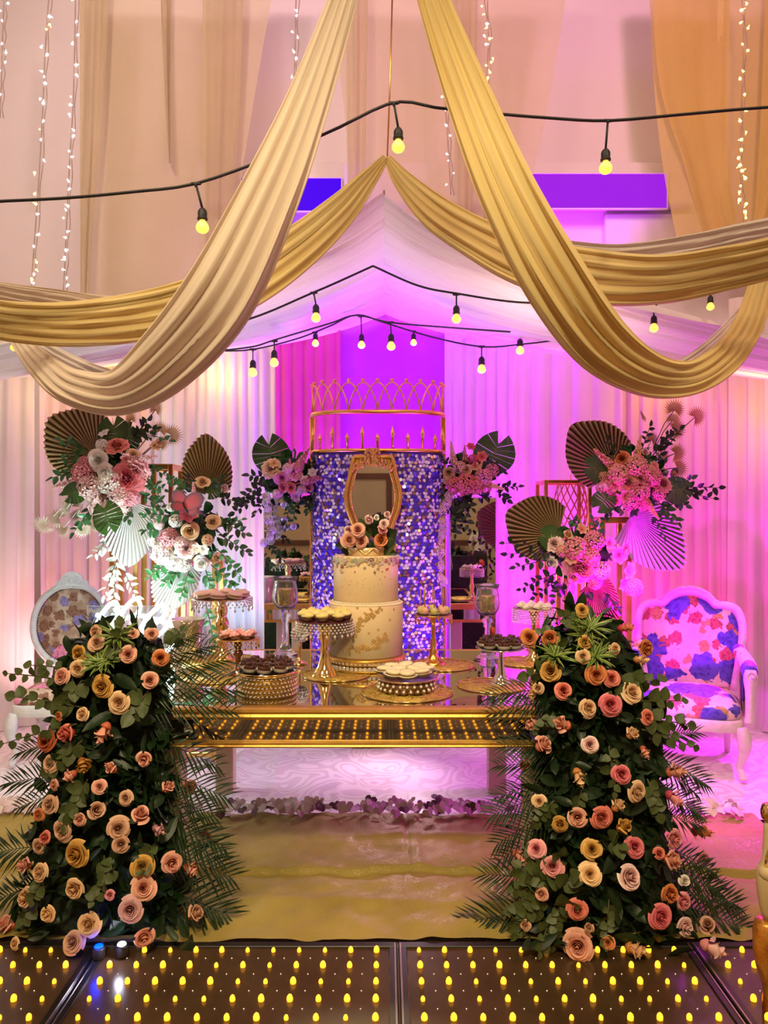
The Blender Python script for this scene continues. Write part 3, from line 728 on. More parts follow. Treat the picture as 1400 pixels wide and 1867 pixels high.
# sugar buttons dripping from the upper tier's rim
cols = [(.25, .07, .06), (.55, .2, .12), (.4, .42, .25), (.72, .5, .45), (.8, .62, .3), (.45, .35, .28), (.75, .68, .5)]
BTN = [mat('button_%s' % 'abcdefg'[k], c, .45, 0, [q*.85 for q in c], 40) for k, c in enumerate(cols)]
rg = np.random.RandomState(11)
bme = MB().addx(lathe([(1, 0), (1, .25), (.8, .4), (.55, .28), (.2, .30)], 10)).mesh('sugar_button'); bme.materials.append(BTN[0])
for i in range(150):
    a = rg.uniform(-math.pi, 0)-0; dd = abs(rg.normal(0, .042))*(1+.7*math.sin(a*5)) if i > 45 else rg.uniform(0, .010)
    if i <= 45: a = -math.pi*i/45
    z = z2-.012-dd; s = max(.0026, .0125*(1-dd/.12))*rg.uniform(.75, 1.1)
    link('sugar_button', bme, ck, ((r2+.0005)*math.cos(a), (r2+.0005)*math.sin(a), z), look((math.cos(a), math.sin(a), 0)), s, [BTN[rg.randint(0, 7)]])
for i in range(26):
    a = rg.uniform(-math.pi, 0); z = rg.uniform(z1+.04, z2-.1)
    link('sugar_button', bme, ck, ((r2+.0005)*math.cos(a), (r2+.0005)*math.sin(a), z), look((math.cos(a), math.sin(a), 0)), .0022, [BTN[2]])
# lace flowers on the lower tier
fl = MB(); npet = 6
fl.addx(sphere(.22, 6, 4, (0, 0, .12)))
for k in range(npet):
    a = k/npet*2*math.pi; fl.addx(sphere(.32, 6, 4, (.55*math.cos(a), .55*math.sin(a), .08), .45))
lace = fl.mesh('lace_flower'); lace.materials.append(APPL)
lf = MB().addx(sphere(.4, 6, 4, (0, 0, .05), .3)); V = lf.v[0]; V[:, 0] *= 2.0; lace2 = lf.mesh('lace_leaf'); lace2.materials.append(APPL)
def lace_at(a, z, s, me):
    link(me.name.split('.')[0], me, ck, ((r1-.001)*math.cos(a), (r1-.001)*math.sin(a), z), look((math.cos(a), math.sin(a), 0), R.uniform(0, 6.28)), s)
def band(pts, n, spread):
    c = spline(pts, n)
    for q in c:
        a = -math.pi/2+q[0]+rg.normal(0, spread); z = q[1]+rg.normal(0, spread*.15)
        lace_at(a, z, rg.uniform(.010, .017), lace if rg.rand() < .6 else lace2)
band([(-.30, .185), (-.12, .235), (.10, .285), (.42, .325)], 42, .06)
band([(-.32, .122), (0.0, .125), (.3, .142), (.62, .185)], 48, .06)
band([(-1.15, .30), (-1.0, .26), (-.95, .18), (-1.05, .12)], 30, .08)
for (a, z) in ((-.2, .325), (.7, .26), (.85, .31), (.35, .215), (.1, .2), (-.5, .27), (-.6, .1), (.95, .14), (.0, .3), (-.75, .22)):
    lace_at(-math.pi/2+a, z, .009, lace)
# gold crown band on top
part('crown_band', MB().addx(lathe([(.098, z2+.0), (.104, z2+.004), (.101, z2+.02), (.108, z2+.040), (.100, z2+.043), (.09, z2+.010)], 36)), mat('crown_cream', (.8, .66, .42), .35, .2, (.72, .55, .3), 20), ck)
part('crown_scroll', MB().addx(tube([(.108*math.cos(i/48*6.283), .108*math.sin(i/48*6.283), z2+.022+.013*math.sin(i/48*6.283*9)) for i in range(48)], .0035, 5, closed=True)), GOLD, ck)

# ---------------------------------------------------------------- dessert stands
def bead_fringe(parent, r, z, rows, n, size, m=CRYSTAL, drop=True, name='crystal_fringe', rowh=None):
    mb = MB()
    for k in range(rows):
        for i in range(n):
            a = (i+.5*(k % 2))/n*2*math.pi
            x, y = r*math.cos(a), r*math.sin(a)
            mb.addx(octa(size, (x, y, z-(k+.5)*(rowh or size*2.1))))
    if drop:
        for i in range(n//2):
            a = i/(n//2)*2*math.pi
            V, f = octa(size*1.15, (0, 0, 0)); V = np.array(V); V[:, 2] *= 1.7
            mb.add(V+np.array((r*math.cos(a), r*math.sin(a), z-(rows+.9)*(rowh or size*2.1))), f)
    o = part(name, mb, m, parent, smooth=False); o['kind'] = 'stuff'; return o
def plate(parent, r, z, m, th=.006, name='plate'):
    return part(name, MB().addx(lathe([(.01, z-th), (r*.92, z-th), (r, z-th*.4), (r, z), (r*.985, z+.001), (r*.96, z), (.01, z)], 40)), m, parent)

# tall macaron stand, far left
p, d = on_table(405, 1203); zz = CAMZ-(1090-933.5)/F*d-TT
PINKGOLD = mat('rose_gold_plate', (.8, .55, .38), .2, .9, (.75, .5, .33), 9)
s1 = thing('macaron_stand', 'tall gold cake stand with crystal fringe holding pink macarons', 'cake stand', p)
S1Z = p.z+zz; S1R = M_(55, d); S1 = p.copy()
plate(s1, S1R, zz, PINKGOLD); bead_fringe(s1, S1R*.985, zz-.004, 3, 40, .0065)
part('stem', MB().addx(lathe([(.072, 0), (.074, .006), (.060, .016), (.034, .05), (.022, .10), (.020, .15), (.033, .175), (.036, .20), (.028, .225), (.022, .235), (.030, .262), (.028, .285), (.02, .30), (.03, zz-.006)], 24)), GOLD_SHINY, s1)
# pink candy stand
p, d = on_table(434, 1231); zz = CAMZ-(1163-933.5)/F*d-TT
s2 = thing('candy_stand', 'short bronze footed stand holding pink sugar blossoms', 'cake stand', p); S2 = p.copy(); S2Z = p.z+zz; S2R = M_(38, d)
BRONZE = mat('bronze', (.22, .09, .05), .3, .7, (.15, .06, .035), 12)
plate(s2, S2R, zz, GOLD); bead_fringe(s2, S2R*.98, zz-.003, 3, 36, .0048, GOLD_SHINY)
part('stem', MB().addx(lathe([(.052, 0), (.054, .008), (.044, .016), (.020, .026), (.013, .05), (.014, .09), (.024, .10), (.024, .115), (.013, .125), (.022, .145), (.016, zz-.006)], 20)), BRONZE, s2)
# brownie drum
p, d = on_table(487, 1264); zz = CAMZ-(1221-933.5)/F*d-TT
s3 = thing('brownie_drum', 'round crystal drum stand in front holding brownies', 'cake stand', p); S3 = p.copy(); S3Z = p.z+zz; S3R = M_(56, d)
plate(s3, S3R, zz, MIRROR_TOP, .008); part('drum_wall', MB().addx(lathe([(S3R*.9, .001), (S3R*.9, zz-.006)], 40)), GOLD_PAINT, s3)
part('gold_rim', MB().addx(lathe([(S3R*.99, zz-.012), (S3R*1.01, zz-.009), (S3R*1.01, zz-.001), (S3R*.99, zz+.001)], 40, False)), GOLD_SHINY, s3)
mb = MB(); mbr = MB()
for k in range(5):
    for i in range(44):
        a = (i+.5*(k % 2))/44*2*math.pi; c = (S3R*.95*math.cos(a), S3R*.95*math.sin(a), .010+k*(zz-.024)/4.4)
        mb.addx(octa(.0055, c))
        A = Matrix.Translation(c) @ Matrix.Rotation(a, 4, 'Z') @ Matrix.Rotation(math.pi/2, 4, 'Y')
        mbr.addx(tube([(.0088*math.cos(q/7*6.283), .0088*math.sin(q/7*6.283), 0) for q in range(7)], .0016, 3, closed=True), A)
o = part('crystal_beads', mb, CRYSTAL, s3, smooth=False); o['kind'] = 'stuff'
o = part('wire_rings', mbr, GOLD_SHINY, s3); o['kind'] = 'stuff'
# cupcake stand
p, d = on_table(592, 1233); zz = CAMZ-(1130-933.5)/F*d-TT
s4 = thing('cupcake_stand', 'gold hourglass stand with crystal fringe holding yellow cupcakes', 'cake stand', p); S4 = p.copy(); S4Z = p.z+zz; S4R = M_(52, d)
plate(s4, S4R, zz, mat('burgundy_plate', (.12, .03, .035), .25, .2, (.1, .025, .03), 9)); bead_fringe(s4, S4R*.985, zz-.003, 4, 44, .0062)
part('stem', MB().addx(lathe([(.068, 0), (.070, .004), (.056, .014), (.036, .05), (.022, .095), (.018, .125), (.020, .16), (.028, .20), (.034, .235), (.038, zz-.006)], 24)), GOLD_SHINY, s4)
# pearl macaron drum
p, d = on_table(741, 1259); zz = CAMZ-(1233-933.5)/F*d-TT
s5 = thing('macaron_drum', 'low gold drum studded with pearls holding ivory macarons', 'cake stand', p); S5 = p.copy(); S5Z = p.z+zz; S5R = M_(55, d)
p.z += .008
plate(s5, S5R*1.02, zz, PINKGOLD, .010); part('drum_wall', MB().addx(lathe([(S5R*.92, .008), (S5R*.92, zz-.009)], 40)), mat('dark_rose', (.22, .08, .07), .4, .2, (.18, .06, .05), 9), s5)
mb = MB(); mbr = MB()
for k in range(2):
    for i in range(26):
        a = (i+.5*k)/26*2*math.pi; c = (S5R*.95*math.cos(a), S5R*.95*math.sin(a), .020+k*.021)
        mb.addx(sphere(.0072, 8, 6, c)); A = Matrix.Translation(c) @ Matrix.Rotation(a, 4, 'Z') @ Matrix.Rotation(math.pi/2, 4, 'Y')
        mbr.addx(tube([(.0115*math.cos(q/9*6.283), .0115*math.sin(q/9*6.283), 0) for q in range(9)], .0018, 3, closed=True), A)
o = part('pearl_studs', mb, PEARL, s5); o['kind'] = 'stuff'
o = part('wire_rings', mbr, GOLD_SHINY, s5); o['kind'] = 'stuff'
# cake pop stand
p, d = on_table(790, 1213); zz = CAMZ-(1120-933.5)/F*d-TT
s6 = thing('cake_pop_stand', 'slender gold stand beside the cake holding cake pops', 'cake stand', p); S6 = p.copy(); S6Z = p.z+zz; S6R = M_(34, d)
plate(s6, S6R, zz, GOLD); bead_fringe(s6, S6R*.98, zz-.003, 2, 30, .006, GOLD_SHINY)
part('stem', MB().addx(lathe([(.060, 0), (.062, .010), (.050, .022), (.034, .03), (.026, .05), (.020, .06), (.024, .075), (.014, .09), (.018, .12), (.011, .15), (.010, .22), (.013, zz-.006)], 20)), GOLD, s6)
# right brownie stand
p, d = on_table(913, 1246); zz = CAMZ-(1180-933.5)/F*d-TT
s7 = thing('brownie_stand', 'silver trumpet-footed stand beside the right flowers holding brownies', 'cake stand', p); S7 = p.copy(); S7Z = p.z+zz; S7R = M_(46, d)
SILVER = mat('polished_silver', (.85, .82, .75), .1, 1.0, (.8, .77, .7), 5)
plate(s7, S7R, zz, SILVER)
part('stem', MB().addx(lathe([(.055, 0), (.056, .004), (.042, .012), (.026, .04), (.016, .08), (.011, .13), (.012, zz-.006)], 20)), SILVER, s7)
# meringue stand
p, d = on_table(973, 1205); zz = CAMZ-(1108-933.5)/F*d-TT
s8 = thing('meringue_stand', 'crystal-beaded stand on the right holding white meringues', 'cake stand', p); S8 = p.copy(); S8Z = p.z+zz; S8R = M_(38, d)
plate(s8, S8R, zz, PINKGOLD); bead_fringe(s8, S8R*.98, zz-.002, 6, 40, .0062, CRYSTAL, False)
part('stem', MB().addx(lathe([(.06, 0), (.062, .006), (.03, .03), (.018, .08), (.026, .12), (.016, .15), (.014, .2), (.03, zz-.006)], 20)), GOLD_SHINY, s8)

# ---- glass hurricanes, goblet, vase
def hurricane(px, py, top, wpx, label):
    p, d = on_table(px, py); H = CAMZ-(top-933.5)/F*d-TT; w = M_(wpx, d)
    t = thing('hurricane_glass', label, 'candle holder', p)
    part('foot_and_stem', MB().addx(lathe([(.001, 0), (w*1.0, 0), (w*1.02, .006), (w*.75, .022), (w*.42, .045), (w*.26, .09), (w*.20, H*.42), (w*.34, H*.45), (w*.30, H*.48), (w*.48, H*.51), (w*.42, H*.54), (w*.3, H*.56), (w*.34, H*.585)], 24)), GLASS, t)
    b = part('glass_bowl', MB().addx(lathe([(w*.34, H*.585), (w*.72, H*.61), (w*.98, H*.68), (w*1.04, H*.76), (w*.92, H*.88), (w*.86, H*.94), (w*1.02, H), (w*.98, H), (w*.82, H*.94), (w*.88, H*.88), (w*1.0, H*.76), (w*.94, H*.69), (w*.68, H*.625), (.002, H*.60)], 28, False)), GLASS, t)
    part('gold_candle', MB().addx(lathe([(w*.62, H*.64), (w*.66, H*.67), (w*.66, H*.84), (w*.58, H*.86), (w*.1, H*.855)], 20)), mat('candle_gold', (.95, .72, .28), .25, .85, (.75, .5, .14), 60), t)
    return t
hurricane(520, 1196, 1052, 23, 'clear glass hurricane candle holder left of the cake')
hurricane(888, 1203, 1066, 22, 'clear glass hurricane candle holder at right, behind the brownie stand')
p, d = on_table(546, 1211)
t = thing('crystal_goblet', 'small crystal ball goblet on a gold stem beside the cupcake stand', 'candle holder', p)
part('stem', MB().addx(lathe([(.042, 0), (.043, .004), (.026, .012), (.010, .024), (.007, .05), (.007, .11), (.010, .115)], 16)), GOLD_SHINY, t)
bl = part('glass_ball', MB().addx(sphere(.040, 16, 10, (0, 0, .155))), GLASS, t)
mb = MB()
for k in range(6):
    for i in range(14):
        th = .5+k*.38; a = (i+.5*(k % 2))/14*6.283
        mb.addx(octa(.0075, (.042*math.sin(th)*math.cos(a), .042*math.sin(th)*math.sin(a), .155+.042*math.cos(th))))
o = part('crystals', mb, CRYSTAL, bl, smooth=False); o['kind'] = 'stuff'
p, d = on_table(342, 1200); H = CAMZ-(1128-933.5)/F*d-TT; w = M_(30, d)
t = thing('mercury_vase', 'ribbed mercury glass vase with gold flecks beside the neon sign', 'vase', p)
V, f = lathe([(w*.8, 0), (w*.86, H*.1), (w*.82, H*.5), (w*.9, H*.8), (w*1.06, H), (w*1.0, H), (w*.82, H*.78), (w*.74, H*.5), (w*.74, .012), (.002, .012)], 36, False)
a = np.arctan2(V[:, 1], V[:, 0]); V[:, :2] *= (1+.03*np.sign(np.sin(a*18)))[:, None]
part('ribbed_glass', MB().addx((V, f)), mat('mercury_glass', (.86, .78, .55), .15, .55, (.95, .9, .8), 12), t)

# ---------------------------------------------------------------- sweets (one of each kind, then copies)
DIRS = ['right edge', 'back right', 'back', 'back left', 'left edge', 'front left', 'front', 'front right']
def ring_spots(r):
    """spots of sweets on a round plate: eight around, two inside"""
    out = [(r*.70*math.cos(i*math.pi/4), r*.70*math.sin(i*math.pi/4), 'at the %s of its plate' % DIRS[i]) for i in range(8)]
    return out+[(r*.24, 0, 'right of the middle of its plate'), (-r*.24, 0, 'left of the middle of its plate')]
def scatter(proto, centre, zt, r, n, label, group, first=True, tilt=.25, sc_=1.0, zoff=0):
    for i, (x, y, w) in enumerate(ring_spots(r)):
        loc = (centre.x+x+R.gauss(0, .003), centre.y+y+R.gauss(0, .003), zt+zoff)
        rot = Euler((R.uniform(-tilt, tilt), R.uniform(-tilt, tilt), R.uniform(0, 6.28)))
        if i == 0: o = proto; o.location = loc; o.rotation_euler = rot; o.scale = (sc_,)*3
        else: o = dup(proto, loc, 0, None, group, sc_, rot)
        o['label'] = label+' '+w
def macaron(label, group, c1, c2, cup=None, r=.026):
    t = thing('macaron', label, 'macaron', group=group)
    m1 = mat('macaron_shell', c1, .55, 0, [q*.93 for q in c1], 60); m2 = mat('macaron_filling', c2, .5, 0, [q*.9 for q in c2], 60)
    for s in (-1, 1):
        pr = [(r*.93, 0), (r, .003), (r*.97, .008), (r*.75, .0125), (r*.4, .0145), (.001, .015)]
        V, f = lathe(pr, 16, False); V[:, 2] = .019+s*(V[:, 2]+.003)
        part('shell', MB().addx((V, f)), m1, t)
    part('filling', MB().addx(lathe([(r*.85, .015), (r*.92, .019), (r*.85, .023)], 14)), m2, t)
    if cup:
        part('paper_cup', MB().addx(fluted(r*.75, r*1.25, .016)), cup, t)
    return t
def fluted(r0, r1, h, n=20):
    V = []; f = []
    for k, (r, z) in enumerate(((.001, .001), (r0, .001), ((r0+r1)/2, h*.5), (r1, h))):
        for i in range(n*2):
            a = i/(n*2)*6.283; q = r*(1+(.05 if i % 2 else -.05)*(k > 1)); V.append((q*math.cos(a), q*math.sin(a), z))
    m = n*2
    f = [(k*m+i, k*m+(i+1) % m, (k+1)*m+(i+1) % m, (k+1)*m+i) for k in range(3) for i in range(m)]
    return V, f
PAPER = mat('white_paper_cup', (.86, .80, .70), .7, 0, (.8, .74, .64), 50)
PAPER_D = mat('brown_paper_cup', (.20, .09, .05), .7, 0, (.16, .07, .04), 50)
mc = macaron('pink macaron on the tall fringed stand,', 'macarons on the tall stand', (.82, .55, .42), (.85, .68, .55), None, .040)
scatter(mc, S1, S1Z+.001, S1R, 9, mc['label'], mc['group'], tilt=.2)
mw = macaron('ivory macaron on the pearl-studded drum,', 'macarons on the pearl drum', (.88, .78, .48), (.45, .22, .10), PAPER, .036)
scatter(mw, S5, S5Z+.010, S5R, 8, mw['label'], mw['group'], tilt=.15)
# cupcakes
cu = thing('cupcake', 'yellow-frosted cupcake on the hourglass stand,', 'cupcake', group='cupcakes on the hourglass stand')
part('paper_cup', MB().addx(fluted(.020, .027, .022)), PAPER_D, cu)
sw = MB(); pts = []
for i in range(46):
    q = i/45; a = q*6.283*2.6; rr = .022*(1-q)**.7+.001; pts.append((rr*math.cos(a), rr*math.sin(a), .024+.022*q))
sw.addx(tube(pts, [.0095*(1-.55*i/45) for i in range(46)], 6)); sw.addx(lathe([(.026, .020), (.027, .026), (.02, .034), (.001, .04)], 14))
part('frosting', sw, mat('yellow_frosting', (.82, .68, .22), .5, 0, (.88, .76, .34), 40), cu)
scatter(cu, S4, S4Z+.001, S4R, 8, cu['label'], cu['group'], tilt=.04, sc_=1.1)
# brownies
def brownie(label, group):
    t = thing('brownie', label, 'brownie', group=group)
    CH = mat('chocolate', (.055, .018, .010), .35, 0, (.09, .03, .015), 30, bump=.4, bscale=60)
    part('cake_square', MB().addx(bbox(-.023, .023, -.023, .023, .004, .034, .006)), CH, t, smooth=False)
    mb = MB()
    for k in range(9):
        a = k*2.4; mb.addx(sphere(.0085, 7, 5, (.0045*math.sqrt(k)*math.cos(a)*1.3, .0045*math.sqrt(k)*math.sin(a)*1.3, .038+.004*math.cos(k))))
    part('choco_curls', mb, CH, t)
    part('paper_cup', MB().addx(fluted(.026, .036, .020)), PAPER, t)
    return t
b1 = brownie('brownie on the front crystal drum,', 'brownies on the crystal drum')
scatter(b1, S3, S3Z+.001, S3R, 8, b1['label'], b1['group'], tilt=.08, sc_=1.0)
b2 = dup(b1, (0, 0, 0), 0, 'brownie on the right silver stand,', 'brownies on the silver stand')
scatter(b2, S7, S7Z+.001, S7R, 7, b2['label'], b2['group'], tilt=.08, sc_=.95)
# pink sugar blossoms
cb = thing('sugar_blossom', 'pink sweet on the bronze stand,', 'sweet', group='pink sweets on the bronze stand')
CB = mat('pink_sugar', (.82, .30, .28), .5, 0, (.88, .45, .40), 30)
mb = MB()
for k in range(5):
    a = k/5*6.283; mb.addx(sphere(.014, 7, 5, (.014*math.cos(a), .014*math.sin(a), .022), .7))
part('petals', mb, CB, cb); part('centre', MB().addx(sphere(.007, 7, 5, (0, 0, .034))), PEARL, cb)
part('base', MB().addx(lathe([(.014, 0), (.018, .004), (.016, .016), (.004, .02)], 10)), mat('sweet_base', (.25, .1, .05), .5, 0, (.2, .08, .04), 30), cb)
scatter(cb, S2, S2Z+.001, S2R, 8, cb['label'], cb['group'], tilt=.35)
# cake pops
def cake_pop(label, c):
    t = thing('cake_pop', label, 'cake pop', group='cake pops on the slender stand')
    part('ball', MB().addx(sphere(.021, 12, 8, (0, 0, .021))), mat('cake_pop_coat', c, .35, 0, [q*.9 for q in c], 30), t)
    part('stick', MB().addx(tube([(0, 0, .035), (0, 0, .135)], .0026, 6)), mat('pop_stick', (.5, .25, .12), .5, 0, (.45, .2, .1), 20), t)
    part('paper_cup', MB().addx(fluted(.016, .026, .010)), PAPER, t)
    return t
pa = cake_pop('pale green cake pop standing on the slender gold stand', (.6, .52, .16)); pb = cake_pop('blush cake pop standing on the slender gold stand', (.75, .42, .28))
for i in range(8):
    rr = S6R*.68; loc = (S6.x+rr*math.cos(i*math.pi/4), S6.y+rr*math.sin(i*math.pi/4), S6Z+.001); pr = pa if i % 2 == 0 else pb
    if i < 2: q = pr; q.location = loc
    else: q = dup(pr, loc, R.uniform(0, 6))
    q['label'] = ('pale green' if i % 2 == 0 else 'blush')+' cake pop at the %s of the slender stand' % DIRS[i]
# meringues
me_ = thing('meringue', 'white meringue on the beaded stand,', 'meringue', group='meringues on the beaded stand')
pts = []
for i in range(40):
    q = i/39; a = q*6.283*2.3; rr = .016*(1-q)**.8+.0005; pts.append((rr*math.cos(a), rr*math.sin(a), .008+.020*q))
part('swirl', MB().addx(tube(pts, [.0085*(1-.5*i/39) for i in range(40)], 6)).addx(lathe([(.02, 0), (.022, .004), (.012, .014)], 12)), mat('meringue', (.88, .78, .70), .6, 0, (.84, .72, .64), 30), me_)
scatter(me_, S8, S8Z+.001, S8R, 8, me_['label'], me_['group'], tilt=.3)

# ---------------------------------------------------------------- mirrored plinths, sequin drum with crown rail, gilt mirror
PURP = mat('white_plinth_side', (.8, .76, .8), .4, 0, (.76, .72, .76), 4)
def plinth(x0, x1, label):
    t = thing('mirrored_plinth', label, 'plinth', ((x0+x1)/2, 5.6, 0)); h = (x1-x0)/2; Z = 1.705
    part('core', MB().addx(bbox(-h, h, .006, 2*h, .02, Z, .004)), PURP, t, smooth=False)
    part('mirror_face', MB().addx(bbox(-h+.006, h-.006, 0, .006, .03, Z-.004, .001)), MIRROR, t, smooth=False)
    return t
plinth(-.880, -.528, 'tall mirror-faced plinth left of the sequin drum'); plinth(.480, .820, 'tall mirror-faced plinth right of the sequin drum')

# plan curve of the drum: superellipse bulging towards the guests
DC, DA, DB_ = 5.62, .475, .34; DX = -.045
def drum(a, k=1.0):
    """a in [0, pi]: right end, front middle, left end"""
    c, s = math.cos(a), math.sin(a)
    return (DX+k*DA*math.copysign(abs(c)**.62, c), DC-k*DB_*abs(s)**.62)
_q = np.array([drum(a) for a in np.linspace(0, math.pi, 400)]); _s = np.r_[0, np.cumsum(np.linalg.norm(np.diff(_q, axis=0), axis=1))]; _s /= _s[-1]
def drum_s(t): return (float(np.interp(t, _s, _q[:, 0])), float(np.interp(t, _s, _q[:, 1])))
def drum_pts(n, z, k=1.0): return [drum(math.pi*i/(n-1), k)+(z,) for i in range(n)]
sd = thing('sequin_drum', 'curved sequin backdrop with gold crown rail behind the cake', 'backdrop', (0, 0, 0))
SQ_BASE = mat('violet_net', (.10, .04, .35), .6, 0, (.16, .07, .42), 12)
ZR0, ZR1 = 2.02, 2.29
n = 90; cur = np.array([drum(math.pi*i/(n-1), .985) for i in range(n)])
V = np.zeros((2, n, 3)); V[:, :, :2] = cur; V[0, :, 2] = .02; V[1, :, 2] = ZR0
part('net_backing', MB().addx(grid(V)), SQ_BASE, sd)
SQ = [mat('silver_sequin', (.95, .92, .95), .18, .35, (.9, .86, .92), 8, spec=1.0), mat('blue_sequin', (.10, .06, .85), .18, .6, (.16, .08, .9), 8), mat('champagne_sequin', (.62, .42, .30), .2, .85, (.5, .33, .24), 8)]
seg = np.r_[0, np.cumsum(np.linalg.norm(np.diff(cur, axis=0), axis=1))]
rg = np.random.RandomState(5); step = .0235
SM = [MB(), MB(), MB()]
disc = np.array([(math.cos(i/7*6.283), math.sin(i/7*6.283), 0) for i in range(7)])
for row in range(int((ZR0-.52)/step)):
    z = .53+row*step; nn = int(seg[-1]/step)
    for i in range(nn):
        s = (i+.5*(row % 2))*step+rg.normal(0, .003); x = np.interp(s, seg, cur[:, 0]); y = np.interp(s, seg, cur[:, 1])
        x2 = np.interp(s+.01, seg, cur[:, 0]); y2 = np.interp(s+.01, seg, cur[:, 1])
        nv = Vector((-(y2-y), x2-x, 0)).normalized()
        if nv.y > 0: nv = -nv
        if rg.rand() < .05: continue
        q = (nv+Vector((rg.normal(0, .28), rg.normal(0, .1), rg.normal(0, .28)))).normalized().to_track_quat('Z', 'Y').to_matrix()
        Vd = disc*.0125 @ np.array(q).T+np.array((x, y, z+rg.normal(0, .003)))+np.array(nv)*(.006+rg.uniform(0, .006))
        u = rg.rand(); k = 0 if u < .44 else (1 if u < .84 else 2)
        SM[k].add(Vd, [tuple(range(7))])
for k, nm in enumerate(('silver_sequins', 'blue_sequins', 'champagne_sequins')):
    o = part(nm, SM[k], SQ[k], sd, smooth=False); o['kind'] = 'stuff'
part('lower_rail', MB().addx(tube(drum_pts(50, ZR0+.005), .014, 10)), GOLD, sd)
part('upper_rail', MB().addx(tube(drum_pts(50, ZR1), .017, 10)), GOLD, sd)
for a in (0.03, math.pi-.03):
    x, y = drum(a); part('post', MB().addx(bbox(x-.018, x+.018, y-.018, y+.018, .02, ZR1, .004)), GOLD, sd, smooth=False)
fin = MB().addx(lathe([(.009, 0), (.009, .075), (.013, .08), (.008, .09), (.015, .108), (.012, .125), (.004, .15), (.001, .165)], 10)).mesh('finial'); fin.materials.append(GOLD)
ang = np.linspace(.05, .95, 13)
for i, a in enumerate(ang):
    x, y = drum_s(a); link('finial', fin, sd, (x, y, ZR0+.01), None, (1, 1, 1.0 if i % 2 else .72))
m = 15; an = np.linspace(.0, 1, m)
for i in range(m-2):
    a0, a1 = an[i], an[i+2]
    pts = []
    for q in range(17):
        u = q/16; x, y = drum_s(a0+(a1-a0)*u); pts.append((x, y, ZR1+.012+.19*math.sin(math.pi*u)**.7))
    ar = part('crown_arch', MB().addx(tube(pts, .0055, 6)), GOLD, sd)
    part('ball_top', MB().addx(sphere(.013, 10, 7, (pts[8][0], pts[8][1], pts[8][2]+.016))), GOLD, ar)

# gilt waisted mirror on a gold panel, in front of the drum
gd = 5.18; S = gd/F
gm = thing('gilt_mirror', 'ornate gold framed waisted mirror standing behind the cake', 'mirror', (P(680, 900, gd).x, gd, 0))
def gz(py): return CAMZ-(py-933.5)*S
hw = [(833, 34), (845, 37), (862, 40), (880, 45), (900, 49), (918, 48), (935, 44), (950, 38), (965, 34), (985, 33), (1010, 36)]
hs = spline(hw, 30)
out = [(w*S, gz(y)) for y, w in hs]; outline = out+[(-x, z) for x, z in reversed(out)]
part('back_panel', MB().addx(prism(outline, .02)).addx(bbox(-.155, .155, -.012, .03, .02, gz(985), .004)), GOLD_PAINT, gm, smooth=False)
inn = [((w-9)*S, gz(y)) for y, w in hs if 846 < y < 1000]
top = [(math.cos(a)*inn[0][0], inn[0][1]+.06*math.sin(a)) for a in np.linspace(0, math.pi, 11)[1:-1]]
inner = list(reversed(inn))+top+[(-x, z) for x, z in inn]
part('mirror_glass', MB().addx(prism(inner, .008), Matrix.Translation((0, -.016, 0))), MIRROR, gm, smooth=False)
part('outer_frame', MB().addx(tube([(x, -.012, z) for x, z in outline], .016, 8, closed=True, up=(0, 1, 0))), GOLD_PAINT, gm)
ib = MB(); pth = spline([(x, -.024, z) for x, z in inner], 110)
for q in pth: ib.addx(sphere(.0075, 6, 4, tuple(q)))
o = part('beaded_edge', ib, GOLD, gm); o['kind'] = 'stuff'
cr = MB(); rg = np.random.RandomState(9)
for k in range(110):
    u = rg.uniform(-1, 1); w = 1-abs(u)
    x = u*37*S; z = gz(846)+rg.uniform(-.012, .035+.035*w**2)-.04*abs(u)**2
    cr.addx(sphere(rg.uniform(.007, .014), 6, 4, (x, -.022-rg.uniform(0, .012), z)))
for k in range(40):
    a = rg.uniform(0, 6.28); rr = rg.uniform(0, .05); cr.addx(sphere(.011, 6, 4, (rr*math.cos(a), -.03, gz(826)+.6*rr*math.sin(a))))
part('carved_crest', cr, GOLD_PAINT, gm)

